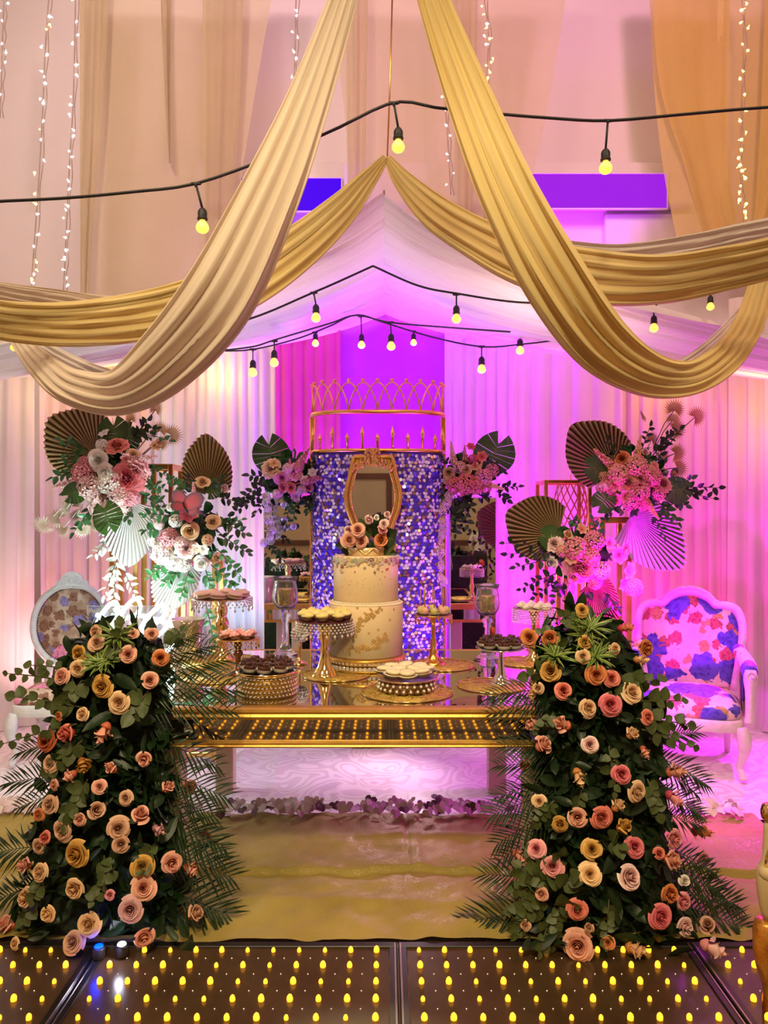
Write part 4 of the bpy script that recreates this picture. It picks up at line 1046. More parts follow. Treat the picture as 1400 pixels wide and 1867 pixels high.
# ---------------------------------------------------------------- flowers and leaves
def petal_grid(nu, nv, fn):
    V = np.zeros((nv, nu, 3)); A = np.zeros((nv, nu))
    for j in range(nv):
        for i in range(nu):
            u = -1+2*i/(nu-1); v = j/(nv-1); V[j, i] = fn(u, v); A[j, i] = v
    q = grid(V); return q[0], q[1], A.reshape(-1)
def rose_mesh(seed, n=17, spread=1.0, tall=1.0, ruffle=0.0):
    """petals wound in a spiral: a tight heart, then wider and lower petals whose lips roll outwards"""
    rg = np.random.RandomState(seed); mb = MB()
    for i in range(n):
        t = i/(n-1); phi = i*2.4+rg.normal(0, .2)
        r = (.05+.60*t**.8)*spread; top = (1.0-.52*t**1.1)*tall*rg.uniform(.95, 1.05); span = 1.75-.95*t+.12*rg.rand()
        lip = (.02+.17*t)*spread*rg.uniform(.8, 1.3); nz = rg.uniform(0, 6.28); pt = rg.uniform(.0, .16)*t; tl = rg.normal(0, .05)
        def fn(u, v):
            a = phi+u*span*(.45+.55*math.sin(min(1, v*1.2)*math.pi*.55))
            spiral = .055*u*(1-t)*spread
            rad = (r*(.42+.58*v**.55)+spiral)*(1-.55*max(0, 1-t/.4)*v*v)+lip*max(0, v-.55)**2*4.9+ruffle*.07*math.sin(u*9+nz)*v*v+pt*v**3*(1-abs(u))*.6
            z = top*(v**.8)*(1-.20*u*u*v)-(.10+.22*t)*max(0, v-.72)**1.5*4*t+ruffle*.05*math.cos(u*7+nz)*v+tl*u*v
            return (rad*math.cos(a), rad*math.sin(a), z-.45)
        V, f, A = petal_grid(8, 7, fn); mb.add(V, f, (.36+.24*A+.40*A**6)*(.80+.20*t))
    mb.add(*lathe([(.05, -.72), (.16, -.68), (.32, -.50), (.36, -.36), (.15, -.3)], 8)[:2], attr=0)
    return mb.mesh('rose')
ROSES = [rose_mesh(1), rose_mesh(2, 19, 1.05, .95), rose_mesh(3, 15, .95, 1.1), rose_mesh(7, 21, 1.08, .9)]
BUDS = [rose_mesh(4, 9, .72, 1.25), rose_mesh(5, 11, .80, 1.15)]
PEONY = rose_mesh(6, 28, 1.1, .8, 1.0); PEONY.name = 'peony'
def hydrangea_mesh(seed, n=46):
    rg = np.random.RandomState(seed); mb = MB()
    for i in range(n):
        y = 1-1.55*(i+.5)/n; r = math.sqrt(max(0, 1-y*y)); a = i*2.4
        c = Vector((r*math.cos(a), r*math.sin(a), y)); A = Matrix.Translation(c*.82) @ look(c+Vector(rg.normal(0, .2, 3)), rg.uniform(0, 6)).to_matrix().to_4x4() @ Matrix.Scale(.27, 4)
        for k in range(4):
            q = k*math.pi/2
            V = [(0, 0, 0), (.75*math.cos(q-.55), .75*math.sin(q-.55), .18), (1.05*math.cos(q), 1.05*math.sin(q), .05), (.75*math.cos(q+.55), .75*math.sin(q+.55), .18)]
            mb.addx((V, [(0, 1, 2, 3)], np.array([0, .8, 1, .8])), A)
    return mb.mesh('hydrangea', False)
HYD = [hydrangea_mesh(1), hydrangea_mesh(2)]
def astilbe_mesh(seed):
    rg = np.random.RandomState(seed); mb = MB()
    mb.addx(tube([(0, 0, -.3), (0, 0, 1)], .03, 4))
    for i in range(90):
        q = i/90; a = i*2.4; r = .13*(1-q)**.8+.015
        mb.addx(octa(.055*(1.1-.6*q)*rg.uniform(.7, 1.3), (r*math.cos(a), r*math.sin(a), q*1.05)))
        mb.a[-1] = np.full(6, rg.rand())
    return mb.mesh('astilbe', False)
AST = astilbe_mesh(1)
def blossom_mesh():
    mb = MB()
    for k in range(6):
        a = k/6*6.283
        def fn(u, v): w = .42*math.sin(math.pi*min(1, v*.92+.08))**.8; return (v*math.cos(a)-u*w*math.sin(a), v*math.sin(a)+u*w*math.cos(a), .35*v-.25*v*v*v+.1*u*u)
        V, f, A = petal_grid(4, 5, fn); mb.add(V, f, A)
    mb.addx(sphere(.16, 6, 4, (0, 0, .12)))
    return mb.mesh('blossom')
BLOS = blossom_mesh()
def leaf_mesh(w, fold=.25, droop=.2, point=1.0, n=6):
    V = np.zeros((n, 5, 3)); A = np.zeros((n, 5))
    for j in range(n):
        v = j/(n-1); ww = w*math.sin(math.pi*v**(.8*point)*.985+.015)**(.75)
        if j == n-1: ww = 0.004
        for i in range(5):
            u = (i-2)/2; V[j, i] = (u*ww, v, fold*abs(u)*ww-droop*v*v+.015*math.sin(v*7+u)); A[j, i] = abs(u)
    q = grid(V); m = MB().add(q[0], q[1], A.reshape(-1)); return m.mesh('leaf')
LEAF = leaf_mesh(.30, .3, .15, .9); LEAF_R = leaf_mesh(.44, .2, .08, .85); LEAF_L = leaf_mesh(.20, .3, .25)
def monstera_mesh():
    mb = MB(); n = 16
    for s in (-1, 1):
        for k in range(7):
            v0, v1 = k/7*1.5-.28, (k+(.93 if k % 2 else .99))/7*1.5-.28
            def outer(v):
                q = min(1, max(0, (v+.30)/1.55)); return .72*math.sin(math.pi*(q*.93+.05))**.62
            V = np.zeros((4, 4, 3)); A = np.zeros((4, 4))
            for j in range(4):
                for i in range(4):
                    u = i/3; v = v0+(v1-v0)*j/3
                    vi = max(0, .05+.75*(v+.28)/1.5); x = u*outer(v); y = vi*(1-u)+v*u
                    V[j, i] = (s*x, y, -.12*x*x-.1*y*y+.05*math.sin(u*2+k)); A[j, i] = 1-u
            q = grid(V); mb.add(q[0], q[1], A.reshape(-1)*.4)
    V = [(-.03, 0, .01), (.03, 0, .01), (.004, 1.15, -.12), (-.004, 1.15, -.12)]
    mb.add(V, [(0, 1, 2, 3)], 1)
    return mb.mesh('monstera_leaf', False)
MONST = monstera_mesh()
def spear_mesh(n=27, spread=1.42):
    """pleated palm spear: folds radiating from the stalk, spade outline with a soft tip, length 1 along +Y"""
    V = np.zeros((7, n*2+1, 3)); A = np.zeros((7, n*2+1))
    for i in range(n*2+1):
        q = i/(n*2); a = (q-.5)*2*spread
        L = (.50+.42*math.cos(a)**1.2+.08*math.exp(-(a/.22)**2))*(1+.012*(i % 2))
        for j in range(7):
            r = .03+(L-.03)*j/6
            V[j, i] = (r*math.sin(a), r*math.cos(a), (.026 if i % 2 else -.026)*(r/.6)+.08*r*r*math.cos(a*1.3)); A[j, i] = float(i % 2)
    q = grid(V); return MB().add(q[0], q[1], A.reshape(-1)).mesh('palm_spear', False)
SPEAR = spear_mesh()
def fan_mesh(n=19):
    mb = MB()
    for i in range(n):
        a = (i/(n-1)-.5)*4.3; L = .75+.25*math.cos(a*.6); d = np.array((math.sin(a), math.cos(a))); p = np.array((d[1], -d[0]))
        V = [(0, 0, 0), tuple(d*L*.55+p*.055)+(.06,), tuple(d*L)+(-.05,), tuple(d*L*.55-p*.055)+(.06,)]
        mb.add(V, [(0, 1, 2, 3)], [0, .4, 1, .4])
    return mb.mesh('palm_fan', False)
FAN = fan_mesh()
def frond_mesh(seed, n=24, arc=.5, bl=.42):
    """feather palm frond, length 1 along +X, blades to +-Y, drooping -Z"""
    rg = np.random.RandomState(seed); mb = MB()
    mid = lambda t: np.array((t, 0, .18*t-arc*t*t))
    mb.addx(tube([tuple(mid(t)) for t in np.linspace(0, 1, 9)], [.010*(1-.8*t) for t in np.linspace(0, 1, 9)], 4))
    for i in range(n):
        t = .14+.86*i/n
        for s in (-1, 1):
            o = mid(t); L = bl*(.55+.75*math.sin(math.pi*min(1, t*.9+.06)))*rg.uniform(.85, 1.1)
            a = .55+.55*(1-t)+rg.normal(0, .07); d = np.array((math.cos(a), s*math.sin(a), rg.normal(-.05, .1)))
            w = .013; sd = np.array((math.sin(a), -s*math.cos(a), .25))*w
            m1 = o+d*L*.45+np.array((0, 0, .01)); tip = o+d*L+np.array((0, 0, -.22*L))
            mb.add([o-sd*.4, o+sd*.4, m1+sd, tip, m1-sd, m1+np.array((0, 0, -.006))], [(0, 1, 2, 5), (0, 5, 4), (5, 2, 3), (4, 5, 3)], rg.rand()*.6)
    return mb.mesh('palm_frond', False)
FROND = [frond_mesh(1, 17, .42, .30), frond_mesh(2, 15, .5, .26), frond_mesh(3, 18, .3, .33)]
def tuft_mesh(n=20, seed=2):
    rg = np.random.RandomState(seed); mb = MB()
    for i in range(n):
        a = i*2.4; el = .35+.9*(1-i/n)+rg.normal(0, .1); L = rg.uniform(.75, 1.1)
        V = np.zeros((5, 5, 3)); A = np.zeros((5, 5))
        for j in range(5):
            v = j/4; w = .085*math.sin(math.pi*(v*.8+.2))**.8*(1-v*.3)
            if j == 4: w = .004
            rr = L*v*math.cos(el-.5*v); z = L*v*math.sin(el)-.25*v*v*L
            for k in range(5):
                u = (k-2)/2; V[j, k] = (rr*math.cos(a)-u*w*math.sin(a), rr*math.sin(a)+u*w*math.cos(a), z+.03*abs(u)); A[j, k] = 1 if abs(u) > .9 else 0
        q = grid(V); mb.add(q[0], q[1], A.reshape(-1))
    return mb.mesh('variegated_tuft')
TUFT = tuft_mesh()

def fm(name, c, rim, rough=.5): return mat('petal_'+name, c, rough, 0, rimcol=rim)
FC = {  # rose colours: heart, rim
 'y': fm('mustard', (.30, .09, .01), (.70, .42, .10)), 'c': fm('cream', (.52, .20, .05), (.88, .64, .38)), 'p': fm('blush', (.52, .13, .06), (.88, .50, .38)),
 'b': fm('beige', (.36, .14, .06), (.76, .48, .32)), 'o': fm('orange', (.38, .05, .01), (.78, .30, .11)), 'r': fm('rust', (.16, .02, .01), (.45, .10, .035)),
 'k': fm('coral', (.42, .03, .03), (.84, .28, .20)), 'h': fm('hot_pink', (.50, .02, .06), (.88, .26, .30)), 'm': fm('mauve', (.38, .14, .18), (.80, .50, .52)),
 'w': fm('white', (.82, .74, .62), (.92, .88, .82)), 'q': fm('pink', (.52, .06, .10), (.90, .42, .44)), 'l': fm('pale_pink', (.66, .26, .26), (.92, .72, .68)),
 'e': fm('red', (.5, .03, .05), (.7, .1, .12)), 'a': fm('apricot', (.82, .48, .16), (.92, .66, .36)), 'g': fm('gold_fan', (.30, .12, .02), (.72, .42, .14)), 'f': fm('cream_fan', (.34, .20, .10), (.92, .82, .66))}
G_EUC = mat('eucalyptus_leaf', (.045, .070, .016), .5, 0, (.08, .105, .03), 9, rimcol=None)
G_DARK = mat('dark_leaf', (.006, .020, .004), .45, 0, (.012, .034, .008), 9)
G_MID = mat('ruscus_leaf', (.020, .10, .030), .35, 0, (.05, .17, .05), 7)
G_PALM = mat('palm_blade', (.006, .022, .004), .45, 0, (.014, .038, .008), 6)
G_PALE = mat('pale_leaf', (.62, .66, .56), .5, 0, (.75, .77, .68), 7)
G_MON = mat('monstera_green', (.03, .09, .015), .35, 0, rimcol=(.12, .2, .06))
G_VAR = mat('variegated_blade', (.05, .14, .025), .4, 0, rimcol=(.62, .62, .16))
SPEAR_G = mat('gilded_spear', (.10, .055, .012), .45, .2, rimcol=(.58, .42, .20))
SPEAR_W = mat('pale_spear', (.38, .30, .28), .5, 0, rimcol=(.84, .80, .78))
STEM_M = mat('stem', (.05, .06, .02), .6, 0, (.08, .07, .03), 9)
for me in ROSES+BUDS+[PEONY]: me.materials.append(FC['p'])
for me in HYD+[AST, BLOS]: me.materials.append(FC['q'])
for me in (LEAF, LEAF_R, LEAF_L): me.materials.append(G_MID)
MONST.materials.append(G_MON); SPEAR.materials.append(SPEAR_G); FAN.materials.append(FC['g']); TUFT.materials.append(G_VAR)
for me in FROND: me.materials.append(G_PALM)

def rel(root, p): return Vector(p)-root.location
def face(root, p, me, name, size, m, jit=.35, dirv=None, roll=None):
    """a flower head at world point p, looking along dirv (default the lens) with some jitter"""
    dv = Vector(dirv) if dirv is not None else (Vector((0, 0, CAMZ+.1))-Vector(p)).normalized()
    dv = dv+Vector((R.gauss(0, jit), R.gauss(0, jit*.3), R.gauss(0, jit)))
    return link(name, me, root, rel(root, p), look(dv, R.uniform(0, 6.28) if roll is None else roll), size, [m])
def flat_leaf(root, base, tip, me, name, m, normal=None, width=1.0, length=None):
    """a leaf mesh (length 1 along +Y, face +Z) from base to tip"""
    b = Vector(base); y = Vector(tip)-b; L = length or y.length; y.normalize()
    nrm = Vector(normal) if normal is not None else (Vector((0, 0, CAMZ))-b)
    x = y.cross(nrm).normalized(); z = x.cross(y).normalized()
    q = Matrix((x, y, z)).transposed().to_quaternion()
    return link(name, me, root, rel(root, b), q, (L*width, L, L), [m])
def sprig(root, base, tip, leaf, m, n=9, size=.06, sag=.08, seed=0, name='leaf_sprig', spread=.9):
    rg = random.Random(seed); b = Vector(base); t = Vector(tip); ax = (t-b).normalized(); L = (t-b).length
    side = ax.cross(Vector((0, -1, 0)));
    if side.length < .1: side = Vector((1, 0, 0))
    side.normalize(); up = Vector((0, -1, .2)).normalized()
    pts = [b+(t-b)*q+Vector((0, 0, -sag*L*4*q*(q-.3)))*.5 for q in (0, .25, .5, .75, 1)]
    st = part(name, MB().addx(tube([p-b for p in pts], [.0035, .003, .0027, .0022, .0015], 4)), STEM_M, root, rel(root, b))
    for i in range(n):
        q = .12+.88*i/max(1, n-1); s = 1 if i % 2 else -1
        o = b+(t-b)*q+Vector((0, 0, -sag*L*4*q*(q-.3)))*.5-b
        d = ax*rg.uniform(.3, .8)+side*s*spread*rg.uniform(.7, 1.1)+Vector((rg.gauss(0, .2), rg.gauss(-.15, .25), rg.gauss(-.1, .25)))
        if i == n-1: d = ax+Vector((rg.gauss(0, .1), 0, rg.gauss(0, .1)))
        d.normalize(); nr = up+Vector((rg.gauss(0, .4), 0, rg.gauss(.2, .4)))
        x = d.cross(nr).normalized(); z = x.cross(d).normalized()
        sz = size*rg.uniform(.75, 1.2)*(1-.25*q)
        link('leaf', leaf, st, o, Matrix((x, d, z)).transposed().to_quaternion(), sz, [m])
    return st

# ---- cake topper roses
ct = thing('cake_topper_bouquet', 'bouquet of blush roses on top of the cake', 'bouquet', (cp.x, cp.y, cp.z+z2+.012))
rel0 = ct.location
part('foam', MB().addx(sphere(.07, 14, 8, (0, 0, .03), .7)), G_DARK, ct)
for (px, py, s, c, k) in ((636, 968, 13, 'l', 2), (652, 966, 13, 'p', 0), (637, 984, 13, 'p', 1), (658, 988, 12, 'p', 0), (694, 984, 13, 'o', 0), (673, 948, 11, 'l', 2), (697, 966, 12, 'q', 2), (706, 938, 8, 'l', 2), (686, 944, 7, 'w', 2), (700, 955, 8, 'l', 1)):
    p = P(px, py, cd-.09-.05*R.random()); face(ct, p, (ROSES+BUDS)[k] if k != 2 else BUDS[0], 'rose', M_(s, cd)*1.35, FC[c], .25)
for i, (px, py, qx, qy) in enumerate(((650, 1000, 620, 985), (655, 1003, 622, 1003), (660, 1005, 638, 1012), (690, 1000, 722, 985), (690, 1005, 724, 1010), (685, 990, 724, 968), (670, 985, 655, 945), (680, 980, 700, 940), (665, 1000, 650, 1014), (695, 1003, 712, 1014), (672, 970, 690, 935), (640, 990, 612, 995))):
    flat_leaf(ct, P(px, py, cd-.03), P(qx, qy, cd-.06), LEAF_R if i % 2 else LEAF, 'leaf', G_DARK if i % 3 else G_EUC)

# ---------------------------------------------------------------- flower pillars at both ends of the table
LP = [(415,175,95,'y'),(410,255,85,'c'),(325,290,90,'p'),(535,350,115,'y'),(625,430,110,'c'),(790,315,100,'p'),(845,200,95,'o'),(675,180,100,'p'),(510,115,90,'b'),(435,490,80,'c'),(310,500,50,'o'),(240,625,110,'r'),
 (350,595,105,'k',1),(545,590,115,'p',1),(760,725,95,'p',1),(585,770,75,'p',1),(370,815,80,'p',1),(440,760,95,'y',1),(265,745,90,'b'),(285,860,60,'p'),(525,870,75,'p'),(660,930,75,'b'),(885,870,80,'p',1),(990,880,80,'k'),(260,965,95,'b'),(205,1015,70,'o'),
 (510,990,100,'b',1),(740,1015,115,'p',1),(420,1040,75,'p'),(330,1100,110,'b'),(240,1135,75,'k'),(625,1090,115,'b'),(640,1170,100,'b'),(405,1225,150,'y'),(835,1095,75,'m',1),(1080,1130,80,'p',1),(130,1280,85,'p',1),(210,1315,95,'c'),(905,1270,118,'p'),(1005,1305,90,'p',1),(750,1290,115,'y'),
 (395,1405,118,'c'),(755,1400,130,'p'),(580,1435,60,'q'),(140,1450,115,'c'),(255,1535,95,'a'),(685,1515,130,'m'),(465,1590,120,'c'),(385,1680,120,'b'),(760,1655,120,'p'),(1030,1530,100,'b',1),(40,1580,110,'p',1),(80,1690,60,'c'),(800,75,70,'p'),(205,1180,80,'b'),(700,70,60,'p'),(500,60,70,'b')]
LP = [(q[0]/2.873, 1130+q[1]/2.873, q[2]/2.873, q[3], q[4] if len(q) > 4 else 0) for q in LP]
RP = [(550,30,60,'y'),(310,155,85,'o'),(405,155,85,'o'),(560,175,70,'y'),(555,240,65,'c'),(750,110,75,'k',1),(840,200,90,'o'),(820,255,70,'c',1),(700,205,60,'c'),(405,305,105,'y'),(615,325,90,'o'),(685,340,75,'k'),(465,395,88,'k'),(350,385,60,'c'),(320,412,50,'c',1),(780,400,95,'c'),(680,460,100,'h'),(580,475,85,'c'),(850,515,65,'k'),
 (460,545,92,'p',1),(320,550,70,'p',1),(375,640,92,'p',1),(585,640,85,'l'),(780,590,70,'c',1),(1000,535,60,'p'),(835,675,60,'p',1),(290,735,60,'o',1),(535,790,85,'c',1),(730,775,88,'h'),(805,855,92,'c'),(975,765,95,'p',1),(970,885,88,'q',1),(355,900,65,'c'),(450,1005,75,'y'),(530,970,100,'p'),(640,975,100,'k'),(715,915,75,'c',1),(740,1010,85,'y',1),(1095,1035,92,'o',1),(970,1070,92,'q'),
 (340,1115,82,'q'),(270,1150,80,'p',1),(595,1115,88,'y'),(790,1105,92,'h'),(900,1135,60,'k'),(965,1165,90,'p',1),(1105,1160,75,'q'),(415,1195,98,'q'),(585,1230,100,'a'),(765,1240,125,'l'),(205,1225,60,'w',1),(165,1290,65,'l',1),(365,1320,70,'p'),(530,1395,95,'k'),(950,1320,95,'o'),(1010,1355,88,'q'),(910,1425,112,'h'),(290,1460,60,'b'),(1020,1470,92,'l'),(1120,1460,90,'b',1),(530,1560,135,'p'),(665,1540,60,'o'),(795,1570,98,'c',1),(1145,1565,112,'l',1),(1015,1258,60,'w',1),(580,1470,50,'b',1)]
RP = [(840+q[0]/2.5, 1100+q[1]/2.5, q[2]/2.5, q[3], q[4] if len(q) > 4 else 0) for q in RP]

def pillar(label, prof, ax_d, roses, fronds, sprigs, tufts, seed):
    """prof: (py, centre px, half width px) from top to bottom of the planted column"""
    R.seed(seed); rg = np.random.RandomState(seed)
    pr = np.array(prof, float)
    cx0 = P(np.interp(1400, pr[:, 0], pr[:, 1]), 1400, ax_d)
    root = thing('flower_pillar', label, 'flower pillar', (cx0.x, ax_d-.05, .015))
    def surf(px, py, k=1.0):
        c = np.interp(py, pr[:, 0], pr[:, 1]); h = np.interp(py, pr[:, 0], pr[:, 2])
        u = min(1, abs(px-c)/h); b = M_(h, ax_d)*.75*math.sqrt(1-u*u)*k
        d = ax_d+.03-b
        lim = (CAMZ-.045)*F/max(60, py-933.5)
        return P(px, py, min(d, lim)), d
    # core of dark moss on a foam column
    mb = MB(); rings = []
    for i, py in enumerate(np.linspace(pr[0, 0]+18, pr[-1, 0]-40, 26)):
        c = np.interp(py, pr[:, 0], pr[:, 1]); h = np.interp(py, pr[:, 0], pr[:, 2])*.74; cen = P(c, py, ax_d); z = max(.02, cen.z); w = M_(h, ax_d)
        rings.append([(cen.x+w*math.cos(a)*(1+.14*math.sin(a*5+i)+rg.normal(0, .05)), ax_d+.02+min(w*.58*math.sin(a), .10)*(1+.12*math.sin(a*4+i*2)), z) for a in np.linspace(0, 6.283, 25)[:-1]])
    V = np.array(rings); n_, m_ = V.shape[:2]
    f = [(i*m_+j, i*m_+(j+1) % m_, (i+1)*m_+(j+1) % m_, (i+1)*m_+j) for i in range(n_-1) for j in range(m_)]+[tuple(range(m_)), tuple((n_-1)*m_+j for j in range(m_))]
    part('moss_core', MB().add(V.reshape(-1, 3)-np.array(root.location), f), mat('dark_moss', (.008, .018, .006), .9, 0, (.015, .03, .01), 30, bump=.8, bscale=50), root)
    # filler foliage
    mb = MB(); L = np.array([v.co for v in LEAF_L.vertices]); Lf = [tuple(p.vertices) for p in LEAF_L.polygons]
    for i in range(520):
        py = rg.uniform(pr[0, 0]-5, pr[-1, 0]-10); c = np.interp(py, pr[:, 0], pr[:, 1]); h = np.interp(py, pr[:, 0], pr[:, 2])
        u = rg.uniform(-1, 1); p, _ = surf(c+u*h*.92, py, .85)
        d = Vector((u*1.0+rg.normal(0, .5), -.5+rg.normal(0, .4), rg.normal(-.1, .6)))
        A = np.array(look(d).to_matrix() @ Matrix.Rotation(-math.pi/2, 3, 'X') @ Matrix.Rotation(rg.uniform(0, 6.28), 3, 'Y'))
        mb.add((L*rg.uniform(.06, .13)) @ A.T+np.array(p-root.location), Lf)
    o = part('filler_leaves', mb, G_DARK, root); o['kind'] = 'stuff'
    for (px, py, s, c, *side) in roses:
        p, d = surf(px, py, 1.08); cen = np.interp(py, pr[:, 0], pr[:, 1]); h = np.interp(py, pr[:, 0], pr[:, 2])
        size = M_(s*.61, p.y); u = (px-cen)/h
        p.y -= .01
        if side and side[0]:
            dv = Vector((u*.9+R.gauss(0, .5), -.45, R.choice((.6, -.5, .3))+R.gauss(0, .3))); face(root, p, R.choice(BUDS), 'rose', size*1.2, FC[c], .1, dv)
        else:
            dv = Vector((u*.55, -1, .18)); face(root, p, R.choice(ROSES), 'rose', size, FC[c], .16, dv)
    for (px, py, qx, qy, k) in fronds:
        b, d = surf(px, py, .35); t = P(qx, qy, ax_d-.05-.08*R.random())
        if t.z < .03: t.z = .03
        x = (t-b); Ln = x.length; x.normalize(); z = Vector((0, -.75, .65)); y = z.cross(x).normalized(); z = x.cross(y).normalized()
        link('palm_frond', FROND[k % 3], root, rel(root, b), Matrix((x, y, z)).transposed().to_quaternion(), Ln, [G_PALM])
    for i, (px, py, qx, qy, n, sz) in enumerate(sprigs):
        b, d = surf(px, py, .95); t, d2 = surf(qx, qy, 1.12); t.y = min(t.y, b.y+.05)
        sprig(root, b, t, LEAF_R, G_EUC, n, M_(sz, b.y), .03, seed*50+i, 'eucalyptus_sprig')
    for (px, py, s) in tufts:
        p, d = surf(px, py, .95); face(root, p, TUFT, 'variegated_tuft', M_(s, p.y), G_VAR, .15, (0, -.55, .8))
    return root
pillar('left flower pillar of blush and mustard roses with palm fronds',
       [(1150, 205, 95), (1230, 205, 130), (1350, 190, 140), (1450, 195, 145), (1560, 185, 170), (1660, 190, 190), (1735, 195, 180)], 3.02, LP,
       [(250, 1270, 420, 1240, 0), (260, 1250, 400, 1195, 2), (260, 1290, 410, 1275, 1), (250, 1230, 370, 1165, 0), (240, 1340, 400, 1380, 1), (250, 1400, 410, 1440, 0), (240, 1460, 410, 1530, 1), (250, 1540, 425, 1590, 0), (240, 1600, 420, 1665, 2), (250, 1660, 410, 1700, 0), (250, 1440, 390, 1480, 2), (260, 1500, 405, 1560, 0),
        (150, 1420, 8, 1415, 0), (150, 1440, 20, 1460, 1), (130, 1540, -20, 1550, 2), (130, 1600, -20, 1630, 0), (140, 1660, -15, 1700, 1), (150, 1350, 30, 1360, 0), (180, 1190, 160, 1130, 1), (280, 1200, 350, 1150, 2), (200, 1680, 130, 1745, 1), (250, 1690, 330, 1730, 0), (200, 1500, 260, 1600, 2), (220, 1420, 280, 1500, 1), (220, 1300, 300, 1330, 2)],
       [(150, 1290, 60, 1250, 9, 28), (140, 1320, 40, 1330, 8, 26), (150, 1350, 90, 1400, 8, 28), (160, 1420, 130, 1480, 8, 28), (130, 1460, 120, 1500, 6, 26), (210, 1580, 170, 1640, 9, 22), (190, 1560, 190, 1610, 7, 24), (60, 1640, 40, 1680, 7, 24), (230, 1200, 220, 1140, 6, 30), (130, 1220, 80, 1200, 8, 24), (270, 1260, 240, 1300, 6, 34), (150, 1240, 110, 1290, 8, 26), (280, 1540, 260, 1580, 6, 26), (80, 1600, 60, 1640, 7, 24), (110, 1240, 35, 1215, 8, 20), (310, 1180, 330, 1150, 5, 26)],
       [(215, 1165, 45), (185, 1215, 48), (205, 1205, 40)], 21)
pillar('right flower pillar of coral and cream roses with eucalyptus',
       [(1130, 1065, 80), (1200, 1070, 115), (1300, 1090, 135), (1400, 1100, 145), (1500, 1100, 150), (1600, 1100, 175), (1700, 1110, 190), (1745, 1120, 180)], 3.02, RP,
       [(1020, 1260, 895, 1258, 0), (1020, 1280, 900, 1285, 1), (1030, 1400, 912, 1385, 0), (1030, 1420, 905, 1440, 1), (1030, 1440, 900, 1480, 2), (1030, 1470, 905, 1530, 0), (1030, 1370, 920, 1355, 2), (1020, 1500, 910, 1560, 1), (1020, 1660, 850, 1672, 0), (1010, 1680, 880, 1700, 1), (1010, 1610, 885, 1590, 2),
        (1170, 1370, 1300, 1420, 0), (1180, 1390, 1290, 1440, 1), (1170, 1350, 1270, 1330, 2), (1180, 1430, 1290, 1480, 0), (1190, 1540, 1320, 1580, 1), (1190, 1600, 1360, 1640, 0), (1200, 1640, 1370, 1690, 2), (1200, 1670, 1330, 1700, 1), (1180, 1480, 1280, 1500, 2), (1190, 1560, 1330, 1620, 0), (1100, 1680, 1130, 1750, 1), (1090, 1480, 1080, 1560, 2), (1120, 1340, 1180, 1390, 0), (1080, 1560, 1120, 1650, 1)],
       [(1130, 1250, 1190, 1230, 7, 30), (1160, 1310, 1230, 1300, 9, 28), (1150, 1280, 1220, 1260, 8, 28), (1170, 1330, 1240, 1340, 8, 24), (1030, 1190, 985, 1150, 7, 28), (1020, 1220, 960, 1225, 7, 28), (990, 1620, 930, 1600, 10, 24), (1000, 1640, 930, 1660, 10, 22), (1000, 1610, 980, 1590, 6, 34), (1020, 1620, 1040, 1600, 5, 34), (1020, 1640, 1010, 1720, 10, 22), (1110, 1640, 1105, 1720, 11, 18), (1010, 1460, 975, 1500, 8, 22), (1060, 1440, 1050, 1490, 7, 20), (1110, 1360, 1120, 1440, 8, 24), (1180, 1420, 1200, 1480, 8, 24), (1000, 1680, 985, 1730, 7, 24), (1100, 1280, 1150, 1250, 6, 26), (1070, 1150, 1030, 1120, 7, 28), (1010, 1300, 980, 1330, 7, 22), (1110, 1530, 1130, 1540, 5, 30), (990, 1630, 945, 1570, 8, 30), (985, 1650, 925, 1630, 8, 30), (1000, 1600, 1020, 1560, 6, 30), (960, 1660, 940, 1700, 8, 24), (1010, 1650, 1045, 1650, 6, 30), (990, 1580, 960, 1545, 7, 22)],
       [(1075, 1150, 46), (1010, 1200, 46), (1085, 1200, 44), (1060, 1160, 40)], 33)

# ---------------------------------------------------------------- floral stands and arrangements
def gold_stand(name, label, px0, px1, pytop, d, dep=.3, bar=.016, shelf=True):
    """open gold frame stand: four posts, top and bottom rails"""
    a = P(px0, pytop, d); b = P(px1, pytop, d); z = a.z
    t = thing(name, label, 'flower stand', ((a.x+b.x)/2, d+dep/2, .01)); h = (b.x-a.x)/2; k = dep/2; Z = z-.01
    for sx in (-1, 1):
        for sy in (-1, 1):
            part('post', MB().addx(bbox(sx*h-bar, sx*h+bar, sy*k-bar, sy*k+bar, 0.006, Z, .003)), GOLD, t, smooth=False)
    for zz in (Z-bar, .05):
        for s in (-1, 1):
            part('rail', MB().addx(bbox(-h+bar, h-bar, s*k-bar, s*k+bar, zz-bar, zz+bar, .003)), GOLD, t, smooth=False)
            part('rail', MB().addx(bbox(s*h-bar, s*h+bar, -k+bar, k-bar, zz-bar, zz+bar, .003)), GOLD, t, smooth=False)
    if shelf: part('top_plate', MB().addx(bbox(-h-bar, h+bar, -k-bar, k+bar, Z, Z+.008, .002)), GOLD, t, smooth=False)
    return t, Z+.018
gold_stand('flower_stand', 'tall gold frame stand under the upper left arrangement', 205, 248, 935, 5.0, .17)
gold_stand('flower_stand', 'shorter gold frame stand under the lower left arrangement', 335, 392, 1015, 4.88, .2)
gold_stand('flower_stand', 'tall gold frame stand under the upper right arrangement', 1098, 1146, 945, 5.0, .2)
gold_stand('flower_stand', 'shorter gold frame stand under the lower right arrangement', 1030, 1085, 1035, 4.88, .2)
gs, _ = gold_stand('flower_stand', 'open gold frame stand holding the red fishnet lantern', 995, 1075, 875, 5.45, .3, .013, False)
gold_stand('flower_stand', 'gold frame stand behind the left arrangements', 262, 312, 848, 5.35, .25)
